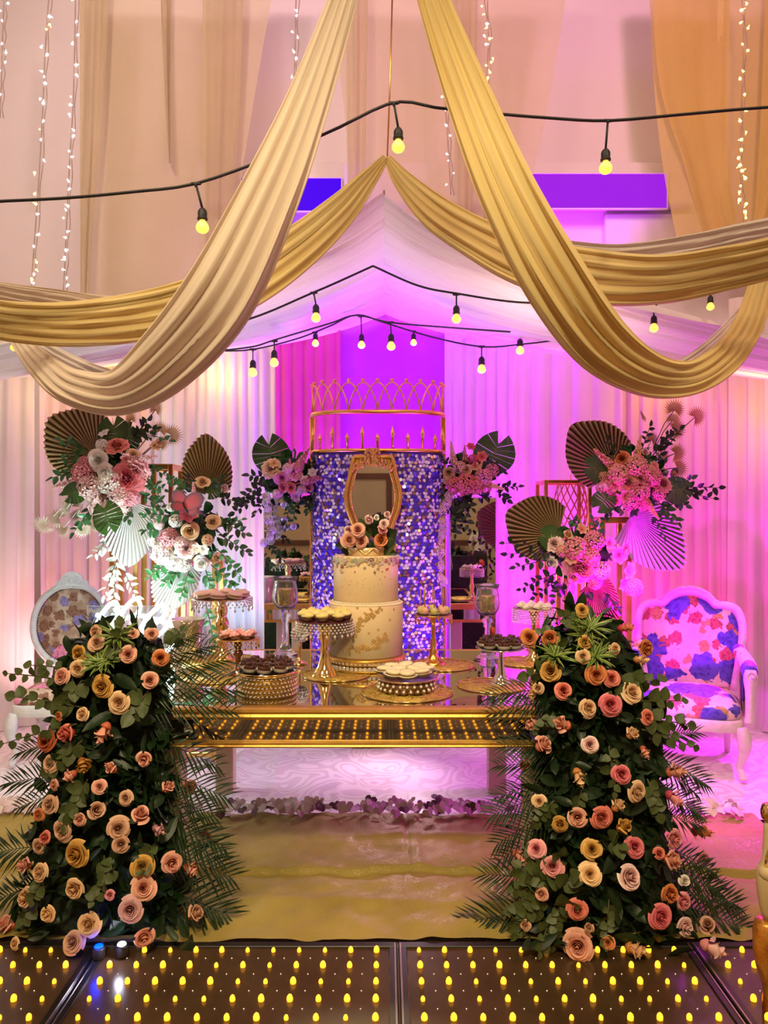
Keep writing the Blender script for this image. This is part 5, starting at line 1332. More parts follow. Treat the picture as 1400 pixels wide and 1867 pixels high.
# red-gold fishnet lantern hung in the open frame
net = MB(); c = P(1045, 940, 5.52)
RED = mat('red_net', (.55, .10, .05), .4, .3, (.6, .2, .06), 12)
def lan(a, q): r = .09*(1+.35*math.sin(q*5.0))*(1-.55*max(0, q-.55)); return (r*math.cos(a), r*math.sin(a), .30-q*.58)
for k in range(14):
    for s in (-1, 1):
        net.addx(tube([lan(k/14*6.283+s*q*2.4, q) for q in np.linspace(0, 1, 14)], .0032, 4, caps=False))
lt = thing('fishnet_lantern', 'red woven fishnet lantern inside the open gold stand', 'lantern', (c.x, 5.6, c.z-.06))
part('net', net, RED, lt); part('hanger', MB().addx(tube([(0, 0, .29), (0, 0, .36)], .004, 6)), GOLD, lt)

def arrangement(name, label, cpx, cpy, d, rpx, flowers, leaves, fans=(), spears=(), monst=(), ast=(), hang=(), seed=1, base=None):
    R.seed(seed)
    c = P(cpx, cpy, d); Rm = M_(rpx, d); by = base if base is not None else cpy+rpx*.6
    zb = P(cpx, by, d).z
    root = thing(name, label, 'flower arrangement', (c.x, d, zb))
    def sf(px, py, k=1.0):
        rho = min(.98, math.hypot(px-cpx, py-cpy)/rpx); return P(px, py, d-Rm*.8*k*math.sqrt(1-rho*rho))
    # foliage heart
    mb = MB(); rg = np.random.RandomState(seed)
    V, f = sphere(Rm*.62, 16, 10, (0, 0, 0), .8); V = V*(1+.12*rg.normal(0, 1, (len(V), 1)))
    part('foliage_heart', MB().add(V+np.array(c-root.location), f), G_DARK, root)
    mb = MB(); L = np.array([v.co for v in LEAF.vertices]); Lf = [tuple(p.vertices) for p in LEAF.polygons]
    for i in range(70):
        th = rg.uniform(0, 6.28); rr = rpx*math.sqrt(rg.uniform(.1, .95)); p = sf(cpx+rr*math.cos(th), cpy+rr*math.sin(th)*.9, .7)
        dv = Vector((math.cos(th)+rg.normal(0, .4), -.5+rg.normal(0, .4), -math.sin(th)+rg.normal(0, .4)))
        A = np.array(look(dv).to_matrix() @ Matrix.Rotation(-math.pi/2, 3, 'X') @ Matrix.Rotation(rg.uniform(0, 6.28), 3, 'Y'))
        mb.add(L*rg.uniform(.07, .11) @ A.T+np.array(p-root.location), Lf)
    o = part('filler_leaves', mb, G_MID, root); o['kind'] = 'stuff'
    for (px, py, s, kind, col) in flowers:
        p = sf(px, py, 1.0); me, nm = {'r': (R.choice(ROSES), 'rose'), 'b': (R.choice(BUDS), 'rose_bud'), 'p': (PEONY, 'peony'), 'h': (R.choice(HYD), 'hydrangea'), 's': (BLOS, 'blossom')}[kind]
        face(root, p, me, nm, M_(s, d)*(1.35 if kind in 'rpb' else 1.05), FC[col], .22, Vector(((px-cpx)/rpx*.6, -1, -(py-cpy)/rpx*.5+.1)))
    for i, (px, py, qx, qy, n, sz, *m) in enumerate(leaves):
        b = sf(px, py, .8); t = P(qx, qy, b.y-.05)
        sprig(root, b, t, LEAF if not m or m[0] != 2 else LEAF_L, {0: G_MID, 1: G_DARK, 2: G_PALE}[m[0] if m else 0], n, M_(sz, d), .04, seed*90+i)
    for (px, py, s, ang, col) in fans:
        p = P(px, py, d-.03); dv = Vector((math.cos(ang), 0, math.sin(ang)))
        flat_leaf(root, p-dv*M_(s, d)*.3, p+dv*M_(s, d)*.9, FAN, 'palm_fan', FC[col], (R.gauss(0, .4), -1, R.gauss(0, .4)))
        q = sf(cpx+(px-cpx)*.45, cpy+(py-cpy)*.45, .5)
        part('fan_stalk', MB().addx(tube([q-root.location, (q+p)/2-root.location+Vector((0, 0, .02)), p-dv*M_(s, d)*.3-root.location], .003, 4)), STEM_M if col == 'g' else G_PALE, root)
    for (bx, by2, tx, ty, w, m, dd) in spears:
        b = P(bx, by2, d+dd); t = P(tx, ty, d+dd)
        flat_leaf(root, b, t, SPEAR, 'palm_spear', SPEAR_G if m == 'g' else SPEAR_W, (R.gauss(0, .12), -1, R.gauss(0, .12)), w)
    for (bx, by2, tx, ty, dd) in monst:
        flat_leaf(root, P(bx, by2, d+dd), P(tx, ty, d+dd-.03), MONST, 'monstera_leaf', G_MON, (R.gauss(0, .2), -1, .3), 1.0)
    for (bx, by2, tx, ty, col) in ast:
        b = sf(bx, by2, .9); t = P(tx, ty, b.y-.03); v = t-b
        link('astilbe', AST, root, rel(root, b), look(v), v.length, [FC[col]])
    for i, (pts, n, s, col) in enumerate(hang):
        cv = spline([(a, b_, 0) for a, b_ in pts], n); rt = None
        path = [P(q[0], q[1], d-.12) for q in cv]
        st = part('trailing_vine', MB().addx(tube([q-path[0] for q in path], .003, 4)), STEM_M, root, rel(root, path[0]))
        for q in path:
            link('blossom_cluster', R.choice(HYD), st, q-path[0]+Vector((R.gauss(0, .012), R.gauss(0, .01), 0)), look((R.gauss(0, .4), -1, R.gauss(0, .4))), M_(s, d)*R.uniform(.75, 1.15), [FC[col]])
    return root
arrangement('flower_arrangement', 'upper left arrangement of pink and white blooms with pale fans', 205, 868, 4.95, 78,
  [(178, 838, 17, 'r', 'w'), (186, 812, 12, 'h', 'w'), (153, 862, 22, 'h', 'q'), (230, 872, 25, 'p', 'h'), (247, 862, 20, 'p', 'q'), (194, 908, 28, 'p', 'l'), (200, 880, 22, 'h', 'w'), (216, 900, 20, 'h', 'l'), (212, 810, 17, 'p', 'k'), (238, 906, 18, 'h', 'q'), (165, 888, 24, 'h', 'l'), (243, 830, 12, 'r', 'c'), (283, 815, 11, 's', 'a'), (289, 808, 9, 's', 'c'), (190, 790, 11, 's', 'w'), (230, 835, 10, 's', 'q'), (190, 862, 14, 'r', 'w'), (255, 885, 14, 's', 'q'), (180, 925, 18, 'h', 'l'), (225, 925, 15, 'h', 'l'), (278, 792, 9, 's', 'w'), (155, 845, 14, 'h', 'q')],
  [(160, 820, 112, 800, 8, 17), (150, 855, 98, 868, 8, 18), (150, 830, 112, 838, 7, 16), (160, 890, 125, 895, 6, 20), (170, 920, 150, 950, 6, 18), (165, 930, 135, 968, 7, 16), (260, 870, 300, 890, 8, 16), (265, 850, 318, 872, 8, 16), (255, 900, 300, 925, 8, 16), (245, 800, 270, 765, 8, 17, 1), (240, 800, 285, 780, 8, 15, 1), (255, 790, 310, 800, 6, 14), (230, 920, 235, 945, 5, 18), (215, 1000, 205, 1110, 16, 20, 2), (225, 990, 190, 1080, 14, 20, 2), (205, 990, 170, 1010, 8, 18, 2), (225, 1040, 250, 1090, 10, 18, 2), (200, 960, 185, 1000, 8, 18, 2)],
  [(75, 958, 22, 3.3, 'f'), (102, 942, 21, 2.7, 'f'), (126, 918, 21, 2.2, 'f'), (114, 968, 17, 4.4, 'f'), (150, 968, 17, 4.6, 'f'), (135, 940, 16, 3.2, 'f'), (172, 960, 16, 5.0, 'f'), (285, 742, 18, 1.3, 'g'), (292, 780, 17, 1.4, 'g'), (318, 792, 20, .3, 'g'), (298, 805, 18, .9, 'g'), (238, 760, 16, 1.7, 'g'), (252, 790, 12, 1.9, 'g')],
  [(178, 832, 92, 764, 1.0, 'g', .08), (236, 915, 238, 1032, .72, 'w', -.1)],
  [(212, 812, 205, 768, -.02), (222, 815, 240, 780, 0), (190, 925, 198, 965, -.3), (150, 890, 120, 905, -.2)],
  [(150, 875, 98, 888, 'l'), (235, 840, 285, 832, 'l')], seed=3)
ll_arr = arrangement('flower_arrangement', 'lower left arrangement of white roses with a butterfly', 350, 965, 4.82, 72,
  [(369, 878, 12, 'r', 'c'), (409, 890, 10, 'b', 'l'), (345, 935, 19, 's', 'h'), (355, 925, 14, 's', 'k'), (388, 952, 14, 'r', 'c'), (346, 968, 16, 'r', 'c'), (309, 980, 18, 'h', 'q'), (338, 1000, 16, 'p', 'l'), (298, 1008, 24, 'h', 'w'), (318, 1022, 20, 'h', 'w'), (368, 1027, 13, 'r', 'w'), (395, 1018, 12, 'b', 'c'), (378, 985, 11, 'h', 'c'), (320, 950, 13, 'h', 'w'), (290, 955, 11, 'h', 'l'), (335, 1028, 16, 'h', 'w'), (371, 1002, 11, 's', 'w'), (312, 925, 9, 'h', 'w'), (330, 990, 13, 'h', 'l'), (358, 1000, 10, 's', 'w'), (282, 985, 14, 'h', 'w')],
  [(400, 950, 448, 970, 9, 18, 1), (400, 975, 452, 1005, 10, 18, 1), (395, 1000, 442, 1050, 11, 17), (385, 1030, 430, 1070, 10, 17), (375, 1040, 385, 1075, 8, 17), (330, 1040, 300, 1062, 9, 18), (345, 1040, 330, 1085, 8, 17), (300, 1030, 272, 1050, 7, 17), (395, 905, 440, 915, 8, 16, 1), (390, 895, 410, 870, 6, 17, 1), (310, 940, 262, 935, 8, 16), (300, 920, 275, 880, 8, 16), (340, 900, 310, 870, 8, 15), (290, 965, 262, 965, 6, 17), (350, 900, 345, 870, 6, 15, 1), (405, 960, 440, 945, 7, 16), (375, 1100, 395, 1190, 12, 15)],
  [], [(377, 902, 378, 792, .74, 'g', .06), (335, 1020, 296, 1116, .7, 'w', .02)], [(380, 900, 395, 880, -.02)],
  [(355, 915, 352, 880, 'l')], seed=4)
# butterfly resting on the lower left arrangement
bp_ = P(338, 925, 4.56)-ll_arr.location
bf = part('butterfly', MB().addx(tube([(.02, -.02, -.035), (0, -.025, 0), (-.01, -.025, .03)], [.003, .006, .004], 6)), BLACK, ll_arr, bp_); bf['label'] = 'pink and grey butterfly ornament'
WING = mat('butterfly_wing', (.72, .12, .14), .4, 0, rimcol=(.10, .10, .14))
for (ang, L, nm, dy) in ((2.1, .115, 'forewing', 0), (.55, .135, 'forewing', -.02), (3.0, .08, 'hindwing', .0), (-.35, .09, 'hindwing', -.01)):
    V = np.zeros((6, 6, 3)); A = np.zeros((6, 6))
    for j in range(6):
        for i in range(6):
            v = j/5; u = -1+2*i/5; w = .38*math.sin(math.pi*(.12+.8*v))**.7
            x = L*v; y = L*w*u; V[j, i] = (x*math.cos(ang)-y*math.sin(ang), dy-.03*v, x*math.sin(ang)+y*math.cos(ang)); A[j, i] = max(abs(u), v)**3
    q = grid(V); part(nm, MB().add(q[0], q[1], A.reshape(-1)), WING, bf)
arrangement('flower_arrangement', 'pink rose and astilbe arrangement on the left mirrored plinth', 533, 868, 5.55, 62,
  [(493, 853, 15, 'p', 'c'), (500, 845, 10, 's', 'c'), (514, 872, 13, 'r', 'q'), (537, 860, 13, 'p', 'q'), (516, 889, 9, 'r', 'k'), (530, 889, 9, 'r', 'k'), (562, 889, 10, 'r', 'q'), (545, 850, 10, 'h', 'q'), (556, 875, 9, 's', 'w'), (540, 905, 10, 's', 'm'), (525, 855, 11, 'h', 'l'), (517, 921, 8, 'b', 'w'), (518, 947, 6, 'r', 'w'), (535, 961, 6, 'r', 'w'), (522, 962, 5, 'r', 'w'), (550, 893, 9, 'h', 'l'), (505, 900, 9, 'h', 'l'), (569, 862, 9, 's', 'w')],
  [(490, 880, 440, 905, 10, 17, 1), (490, 895, 428, 930, 11, 17, 1), (485, 870, 455, 865, 6, 17, 1), (490, 905, 465, 935, 7, 15, 1), (580, 885, 600, 920, 8, 16, 1), (585, 870, 620, 890, 7, 16, 1), (570, 905, 560, 930, 7, 14), (530, 910, 520, 960, 8, 13), (545, 910, 580, 915, 7, 15, 1), (560, 850, 590, 825, 6, 14, 1)],
  [], [], [(497, 850, 488, 802, .02), (580, 872, 608, 852, -.1), (585, 880, 605, 905, -.1)],
  [(535, 865, 563, 818, 'q'), (548, 880, 598, 868, 'q'), (530, 875, 528, 838, 'q'), (540, 870, 548, 835, 'q'), (515, 900, 495, 908, 'l')],
  [([(487, 905), (484, 935), (490, 960), (487, 990)], 9, 9, 'w')], seed=5, base=905)
arrangement('flower_arrangement', 'coral hydrangea arrangement on the right mirrored plinth', 855, 868, 5.55, 58,
  [(818, 862, 11, 'r', 'c'), (850, 856, 10, 'r', 'c'), (838, 852, 12, 'h', 'c'), (850, 882, 20, 'h', 'k'), (880, 872, 18, 'h', 'q'), (828, 884, 16, 'h', 'k'), (868, 885, 17, 'h', 'k'), (858, 815, 9, 's', 'e'), (878, 833, 11, 's', 'k'), (862, 838, 10, 'h', 'e'), (896, 858, 14, 'h', 'q'), (840, 893, 13, 'h', 'k'), (885, 888, 12, 'h', 'k'), (866, 850, 9, 's', 'p'), (815, 875, 9, 'h', 'a')],
  [(830, 905, 812, 930, 8, 17, 1), (835, 910, 830, 970, 12, 17, 1), (845, 905, 860, 925, 7, 16, 1), (900, 890, 945, 885, 9, 14, 1), (905, 895, 925, 910, 6, 15, 1), (895, 850, 918, 860, 6, 15, 1), (825, 850, 808, 835, 6, 15, 1), (840, 905, 855, 960, 9, 15, 1), (825, 900, 805, 905, 6, 14, 1), (880, 905, 890, 905, 5, 16, 1)],
  [], [], [(890, 850, 912, 800, .02)], [(828, 845, 822, 806, 'a'), (848, 840, 847, 812, 'p'), (880, 880, 918, 892, 'a'), (870, 865, 880, 840, 'a')],
  [([(812, 905), (802, 935), (806, 960), (795, 985), (800, 1010), (794, 1040), (800, 1060)], 15, 13, 'l')], seed=6, base=905)
arrangement('flower_arrangement', 'upper right arrangement of peach blooms with golden fans', 1160, 875, 4.95, 80,
  [(1134, 836, 14, 'r', 'o'), (1128, 865, 20, 'h', 'p'), (1160, 850, 21, 'h', 'p'), (1180, 862, 16, 'h', 'p'), (1104, 890, 18, 'h', 'q'), (1120, 911, 14, 'r', 'q'), (1188, 870, 18, 'h', 'q'), (1210, 880, 15, 'p', 'q'), (1165, 895, 20, 'h', 'q'), (1200, 900, 14, 'h', 'q'), (1145, 880, 16, 'p', 'p'), (1167, 884, 11, 'b', 'q'), (1195, 884, 9, 'b', 'q'), (1150, 915, 16, 'h', 'q'), (1175, 920, 13, 'h', 'q'), (1140, 905, 12, 's', 'q'), (1100, 870, 12, 'h', 'p'), (1176, 824, 8, 'b', 'l'), (1192, 850, 10, 's', 'p'), (1120, 885, 12, 's', 'p')],
  [(1200, 840, 1215, 790, 9, 15, 1), (1190, 830, 1240, 780, 10, 15, 1), (1225, 890, 1310, 885, 9, 19, 1), (1225, 895, 1300, 905, 8, 17, 1), (1215, 905, 1250, 920, 8, 18), (1200, 915, 1235, 950, 8, 18), (1130, 850, 1110, 800, 6, 15, 1), (1190, 930, 1210, 975, 7, 15), (1120, 920, 1100, 950, 7, 16), (1215, 895, 1260, 870, 8, 17), (1170, 820, 1185, 775, 7, 14, 1)],
  [(1230, 742, 20, 1.4, 'g'), (1272, 757, 20, .6, 'g'), (1236, 782, 20, .2, 'g'), (1190, 798, 14, 1.0, 'g'), (1237, 825, 19, .3, 'g'), (1240, 855, 20, -.3, 'g'), (1210, 832, 16, .8, 'g'), (1228, 762, 14, 1.2, 'g')],
  [(1122, 860, 1040, 776, .85, 'g', .08), (1150, 940, 1240, 1034, .72, 'w', -.05)],
  [(1105, 858, 1072, 850, -.15), (1215, 895, 1255, 890, -.15), (1110, 905, 1090, 925, -.2)],
  [(1125, 858, 1084, 820, 'p'), (1160, 840, 1168, 795, 'a'), (1170, 905, 1200, 945, 'a'), (1175, 765, 1168, 750, 'g')], seed=7)
arrangement('flower_arrangement', 'lower right magenta-lit arrangement with a spread palm spear', 1060, 1010, 4.82, 70,
  [(1010, 990, 14, 'p', 'l'), (1005, 1026, 13, 'b', 'w'), (1050, 1000, 22, 'h', 'q'), (1082, 988, 20, 'h', 'q'), (1060, 1038, 26, 'p', 'q'), (1045, 1052, 14, 'b', 'q'), (1128, 1012, 17, 's', 'q'), (1145, 1040, 18, 's', 'l'), (1155, 1070, 18, 'h', 'l'), (1075, 1015, 18, 'h', 'q'), (1035, 975, 12, 'b', 'c'), (1025, 1005, 12, 'h', 'p'), (1095, 1040, 18, 'h', 'l'), (1110, 990, 12, 's', 'q'), (1140, 1000, 13, 's', 'q'), (1085, 1062, 14, 'h', 'q'), (1060, 965, 11, 's', 'p'), (1042, 1018, 12, 's', 'p'), (1135, 1062, 16, 's', 'l'), (1035, 1072, 14, 'h', 'q')],
  [(1010, 1010, 925, 1005, 8, 16, 1), (1010, 1020, 940, 1030, 9, 15, 1), (1015, 1045, 950, 1070, 10, 16, 1), (1020, 1055, 975, 1085, 9, 15, 1), (1005, 1000, 920, 985, 7, 15, 1), (1060, 960, 1040, 945, 6, 15), (1090, 980, 1080, 945, 7, 15), (1075, 1075, 1065, 1100, 6, 16, 1), (1100, 1080, 1125, 1110, 8, 15, 1), (1030, 1060, 1010, 1090, 7, 17, 1)],
  [], [(1018, 978, 922, 935, .95, 'g', .06), (1080, 1060, 1118, 1140, .6, 'g', .02)], [(1020, 985, 990, 975, -.1)],
  [(1085, 960, 1075, 935, 'k')], seed=8)

# ---------------------------------------------------------------- neon sign on clear acrylic, behind the left flower pillar
nd = 4.35; c = P(235, 1150, nd)
ns = thing('neon_sign', 'glowing white neon script on clear acrylic beside the oval chair', 'neon sign', (c.x, nd, .005))
part('acrylic_panel', MB().addx(bbox(-M_(78, nd), M_(75, nd), .012, .020, c.z-.16, c.z+.135, .003)), mat('clear_acrylic', (.9, .97, 1), .05, 0, (.88, .95, 1), 4, trans=.95, ior=1.2), ns, smooth=False)
for s in (-1, 1): part('easel_leg', MB().addx(bbox(s*.2-.008, s*.2+.008, .02, .04, .012, c.z+.05, .002)), GOLD, ns, smooth=False)
NEON = mat('white_neon', (.9, 1, 1), .4, emit=(.78, .97, 1.0), estr=14.0)
strokes = [[(168, 1178), (176, 1140), (196, 1106), (212, 1098), (214, 1118), (196, 1150), (186, 1176), (204, 1150), (226, 1112), (246, 1092), (256, 1104), (244, 1132), (226, 1158), (236, 1172), (256, 1150)],
           [(246, 1168), (262, 1136), (286, 1108), (300, 1104), (302, 1118), (284, 1136), (262, 1144), (272, 1162), (296, 1152), (312, 1128), (318, 1112)],
           [(160, 1190), (196, 1176), (232, 1190), (268, 1174), (304, 1186), (318, 1170)], [(176, 1120), (206, 1136), (246, 1122), (286, 1130), (314, 1142)]]
for st in strokes:
    pts = spline([(P(a, b, nd).x-c.x, -.004, P(a, b, nd).z-.005) for a, b in st], 60)
    part('neon_tube', MB().addx(tube([tuple(q) for q in pts], .011, 8)), NEON, ns)

# ---------------------------------------------------------------- chairs
PRINT_L = print_mat('rose_tapestry', ((.62, .48, .36), (.40, .26, .18)), [((.10, .04, .03), (.30, .14, .09), 12, .85, .46, 3.1), ((.10, .08, .30), (.30, .24, .5), 11, .35, .40, 9.2), ((.62, .04, .28), (.88, .35, .55), 6.0, .42, .44, 5.7)], 1)
PRINT_R = print_mat('toile_print', ((.80, .68, .52), (.76, .62, .46)), [((.16, .03, .025), (.45, .14, .10), 9, .75, .46, 2.3), ((.30, .24, .04), (.5, .4, .10), 10, .5, .42, 12.4), ((.02, .02, .20), (.10, .10, .42), 5.5, .6, .5, 7.7)], 1)
WHITE_C = mat('carved_white_wood', (.80, .82, .84), .4, 0, (.72, .74, .76), 24, bump=.35, bscale=45)
IVORY_C = mat('carved_ivory_wood', (.84, .76, .66), .4, 0, (.76, .68, .58), 24, bump=.3, bscale=45)
def cabriole(x, y, ztop, sx, sy, m, parent, s=1.0, back=False):
    if back: pts = [(x, y, ztop), (x+sx*.01, y+sy*.01, ztop*.6), (x+sx*.02, y+sy*.05, ztop*.25), (x+sx*.02, y+sy*.08, .012)]; rad = [.026, .022, .018, .017]
    else: pts = [(x, y, ztop), (x+sx*.018, y+sy*.018, ztop*.78), (x+sx*.012, y+sy*.012, ztop*.5), (x-sx*.008, y-sy*.008, ztop*.25), (x+sx*.004, y+sy*.004, .05), (x+sx*.014, y+sy*.014, .010)]; rad = [.032, .040, .027, .019, .017, .024]
    c = spline([p+(r,) for p, r in zip(pts, rad)], 18)
    return part('leg', MB().addx(tube([tuple(q[:3]) for q in c], [q[3]*s for q in c], 10)), m, parent)
def oval(cx, cz, rx, rz, n=40): return [(cx+rx*math.cos(i/n*6.2832), cz+rz*math.sin(i/n*6.2832)) for i in range(n)]
# oval-backed chair
ch = thing('medallion_chair', 'white carved chair with oval rose tapestry back at left', 'chair', (-2.12, 5.0, .012), .12)
cz, rx, rz = .815, .225, .255; tilt = Matrix.Translation((0, .21, 0)) @ Matrix.Rotation(-.10, 4, 'X')
part('back_frame', MB().addx(tube([(x, 0, z) for x, z in oval(0, cz, rx+.022, rz+.022, 48)], .032, 10, closed=True, flat=.75, up=(0, 1, 0)), tilt), WHITE_C, ch)
part('back_pad', MB().addx(domed(oval(0, cz, rx, rz, 48), -.005, .035), tilt).addx(prism(oval(0, cz, rx, rz, 48), .02), tilt), PRINT_L, ch)
nb = MB()
for x, z in oval(0, cz, rx-.004, rz-.004, 90): nb.addx(sphere(.0045, 5, 4, (x, -.012, z)), tilt)
o = part('nail_trim', nb, mat('nail_trim', (.12, .07, .04), .35, .5, (.2, .12, .06), 20), ch); o['kind'] = 'stuff'
crest = [(-.17, 1.02), (-.150, 1.06), (-.115, 1.075), (-.10, 1.115), (-.072, 1.125), (-.066, 1.15), (-.03, 1.175), (0, 1.182), (.03, 1.175), (.066, 1.15), (.072, 1.125), (.10, 1.115), (.115, 1.075), (.15, 1.06), (.17, 1.02), (.08, 1.055), (0, 1.066), (-.08, 1.055)]
cr = part('crest', MB().addx(prism(crest, .045), tilt), WHITE_C, ch, smooth=False)
cv = MB()
for s in (-1, 1):
    cv.addx(tube([(s*(.05+.028*math.cos(a)*(1-a/9)), -.028, 1.105+.028*math.sin(a)*(1-a/9)) for a in np.linspace(0, 6.5, 20)], .006, 5), tilt)
    cv.addx(tube([(s*.02, -.028, 1.15), (s*.05, -.028, 1.135), (s*.09, -.028, 1.09), (s*.15, -.028, 1.04)], .006, 5), tilt)
    cv.addx(tube([(s*.01, -.028, 1.075), (s*.06, -.028, 1.07), (s*.13, -.028, 1.05)], .005, 5), tilt)
cv.addx(sphere(.022, 8, 6, (0, -.024, 1.12)), tilt)
part('carving', cv, WHITE_C, cr)
for s in (-1, 1): part('back_post', MB().addx(tube([(s*.15, .235, .33), (s*.13, .225, .5), (s*.10, .20, .60)], [.022, .02, .018], 8)), WHITE_C, ch)
def seat_outline(w0, w1, d0, d1, n=40, p=.45):
    out = []
    for i in range(n):
        a = i/n*6.2832; c, s = math.cos(a), math.sin(a)
        w = w0+(w1-w0)*(.5-.5*s)
        out.append((w*math.copysign(abs(c)**p, c), (d1 if s > 0 else d0)*abs(s)**p*(1 if s > 0 else -1)))
    return out
def slab(outl, z0, z1, dome=0, inset=.012):
    o = np.array(outl); n = len(o); V = []; zs = [(z0, 1-inset), (z0+.006, 1), (z1-.012, 1), (z1, 1-inset*2)]
    if dome: zs += [(z1+dome*.5, .82), (z1+dome*.85, .5), (z1+dome, .15)]
    for z, k in zs: V += [(x*k, y*k, z) for x, y in o]
    f = [(i*n+j, i*n+(j+1) % n, (i+1)*n+(j+1) % n, (i+1)*n+j) for i in range(len(zs)-1) for j in range(n)]
    return V, f+[tuple(reversed(range(n))), tuple((len(zs)-1)*n+j for j in range(n))]
part('seat_rail', MB().addx(slab(seat_outline(.215, .255, .235, .235), .31, .385)), WHITE_C, ch)
part('seat_pad', MB().addx(slab(seat_outline(.205, .245, .225, .222), .386, .425, .05)), PRINT_L, ch)
for s in (-1, 1):
    cabriole(s*.205, -.195, .33, s, -1, WHITE_C, ch); cabriole(s*.165, .215, .33, s*.4, 1, WHITE_C, ch, 1, True)

# patterned armchair
ac = thing('armchair', 'ivory carved armchair in blue and red toile, magenta-lit, at right', 'armchair', (1.93, 4.86, .012), -.38)
bo = [(-.27, .42), (-.30, .60), (-.325, .76), (-.32, .88), (-.285, .955), (-.22, .975), (-.165, .975), (-.12, 1.02), (-.06, 1.05), (0, 1.06), (.06, 1.05), (.12, 1.02), (.165, .975), (.22, .975), (.285, .955), (.32, .88), (.325, .76), (.30, .60), (.27, .42)]
bs_ = [tuple(q) for q in spline(bo, 60)]; T2 = Matrix.Translation((0, .24, 0)) @ Matrix.Rotation(-.14, 4, 'X')
part('back_frame', MB().addx(tube([(x, 0, z) for x, z in bs_], .034, 10, flat=.8, up=(0, 1, 0)), T2), IVORY_C, ac)
ins = [(x*.93, .44+(z-.44)*.95) for x, z in bs_]
part('back_pad', MB().addx(domed(ins, -.005, .055), T2).addx(prism(ins, .03), T2), PRINT_R, ac)
cv = MB()
for s in (-1, 1):
    cv.addx(tube([(s*.01, -.02, 1.082), (s*.06, -.02, 1.075), (s*.12, -.02, 1.045), (s*.16, -.02, 1.0), (s*.2, -.02, .99)], [.02, .018, .014, .012, .006], 7), T2)
cv.addx(sphere(.026, 8, 6, (0, -.02, 1.085), .7), T2)
part('crest', cv, IVORY_C, ac)
part('seat_rail', MB().addx(slab(seat_outline(.27, .335, .30, .27), .285, .355)), IVORY_C, ac)
part('seat_cushion', MB().addx(slab(seat_outline(.255, .32, .29, .235, p=.5), .356, .435, .06, .03)), PRINT_R, ac)
for s in (-1, 1):
    cabriole(s*.285, -.245, .315, s, -1, IVORY_C, ac, 1.05); cabriole(s*.225, .24, .31, s*.4, 1, IVORY_C, ac, 1.1, True)
    pts = spline([(s*.295, .24, .70, .040), (s*.325, .10, .655, .048), (s*.338, -.06, .635, .05), (s*.338, -.17, .625, .045)], 20)
    part('arm_pad', MB().addx(tube([tuple(q[:3]) for q in pts], [q[3] for q in pts], 12)), PRINT_R, ac)
    part('side_panel', MB().addx(bbox(s*.318-.018, s*.318+.018, -.16, .22, .352, .63, .012)), PRINT_R, ac)
    pt = spline([(s*.33, -.235, .335, .030), (s*.335, -.22, .42, .026), (s*.338, -.205, .52, .030), (s*.340, -.20, .60, .040), (s*.34, -.195, .65, .030)], 20)
    ap = part('arm_post', MB().addx(tube([tuple(q[:3]) for q in pt], [q[3] for q in pt], 10)), IVORY_C, ac)
    part('scroll', MB().addx(tube([(s*.34, -.24-.0*a, .615)for a in (0,)]+[(s*.34+.030*math.cos(a)*(1-a/11), -.232, .615+.034*math.sin(a)*(1-a/11)) for a in np.linspace(0, 8, 24)], .009, 6)), IVORY_C, ap)

# gilded chair at the right edge of the frame: turned front leg and arm post, with the seat beyond the frame
gd2 = 2.45; gx = P(1404, 1800, gd2).x
gc = thing('gilded_chair', 'cream and gold turned chair post cut by the right edge of the frame', 'chair', (gx, gd2, .012))
def zpx(py): return max(0.0, CAMZ-(py-933.5)/F*gd2-.012)
CREAM = mat('cream_lacquer', (.80, .68, .36), .35, 0, (.74, .60, .30), 10)
AMBER = mat('carved_amber_gold', (.70, .26, .04), .25, .6, (.80, .45, .08), 14, bump=.8, bscale=22)
def prof_px(rows): return [(r*gd2/F, zpx(py)) for py, r in rows]
part('carved_leg', MB().addx(lathe(prof_px([(1850, 4), (1845, 14), (1800, 13), (1790, 16), (1778, 20), (1760, 25), (1735, 29), (1700, 30), (1682, 26), (1676, 20)]), 20)), AMBER, gc)
part('arm_post', MB().addx(lathe(prof_px([(1678, 12), (1660, 17), (1630, 22), (1600, 24), (1580, 21), (1570, 14), (1545, 13), (1510, 11), (1495, 9)]), 20)), CREAM, gc)
part('gold_knob', MB().addx(lathe(prof_px([(1498, 8), (1492, 15), (1480, 17), (1468, 14), (1463, 4)]), 18)), GOLD_SHINY, gc)
part('gold_inlay', MB().addx(tube([(-.022, -.02, zpx(1575)), (-.02, -.018, zpx(1560)), (-.005, -.024, zpx(1530)), (.0, -.022, zpx(1515))], .006, 6)), GOLD_SHINY, gc)
part('knuckle', MB().addx(sphere(.036, 14, 9, (-.006, -.012, zpx(1588)), .8)), CREAM, gc)
part('seat_rail', MB().addx(bbox(.03, .55, -.03, .03, .36, .44, .01)).addx(bbox(.03, .09, -.5, .0, .36, .44, .01)), CREAM, gc, smooth=False)
part('seat_pad', MB().addx(bbox(.05, .55, -.5, .0, .44, .50, .02)), mat('gold_brocade', (.6, .4, .12), .6, 0, (.5, .3, .08), 20), gc)
part('carved_leg', MB().addx(lathe([(.03, 0), (.04, .08), (.05, .18), (.04, .36)], 16), Matrix.Translation((.55, 0, 0))), AMBER, gc)
for xx in (.08, .55): part('carved_leg', MB().addx(lathe([(.03, 0), (.04, .08), (.05, .18), (.04, .36)], 16), Matrix.Translation((xx, -.48, 0))), AMBER, gc)

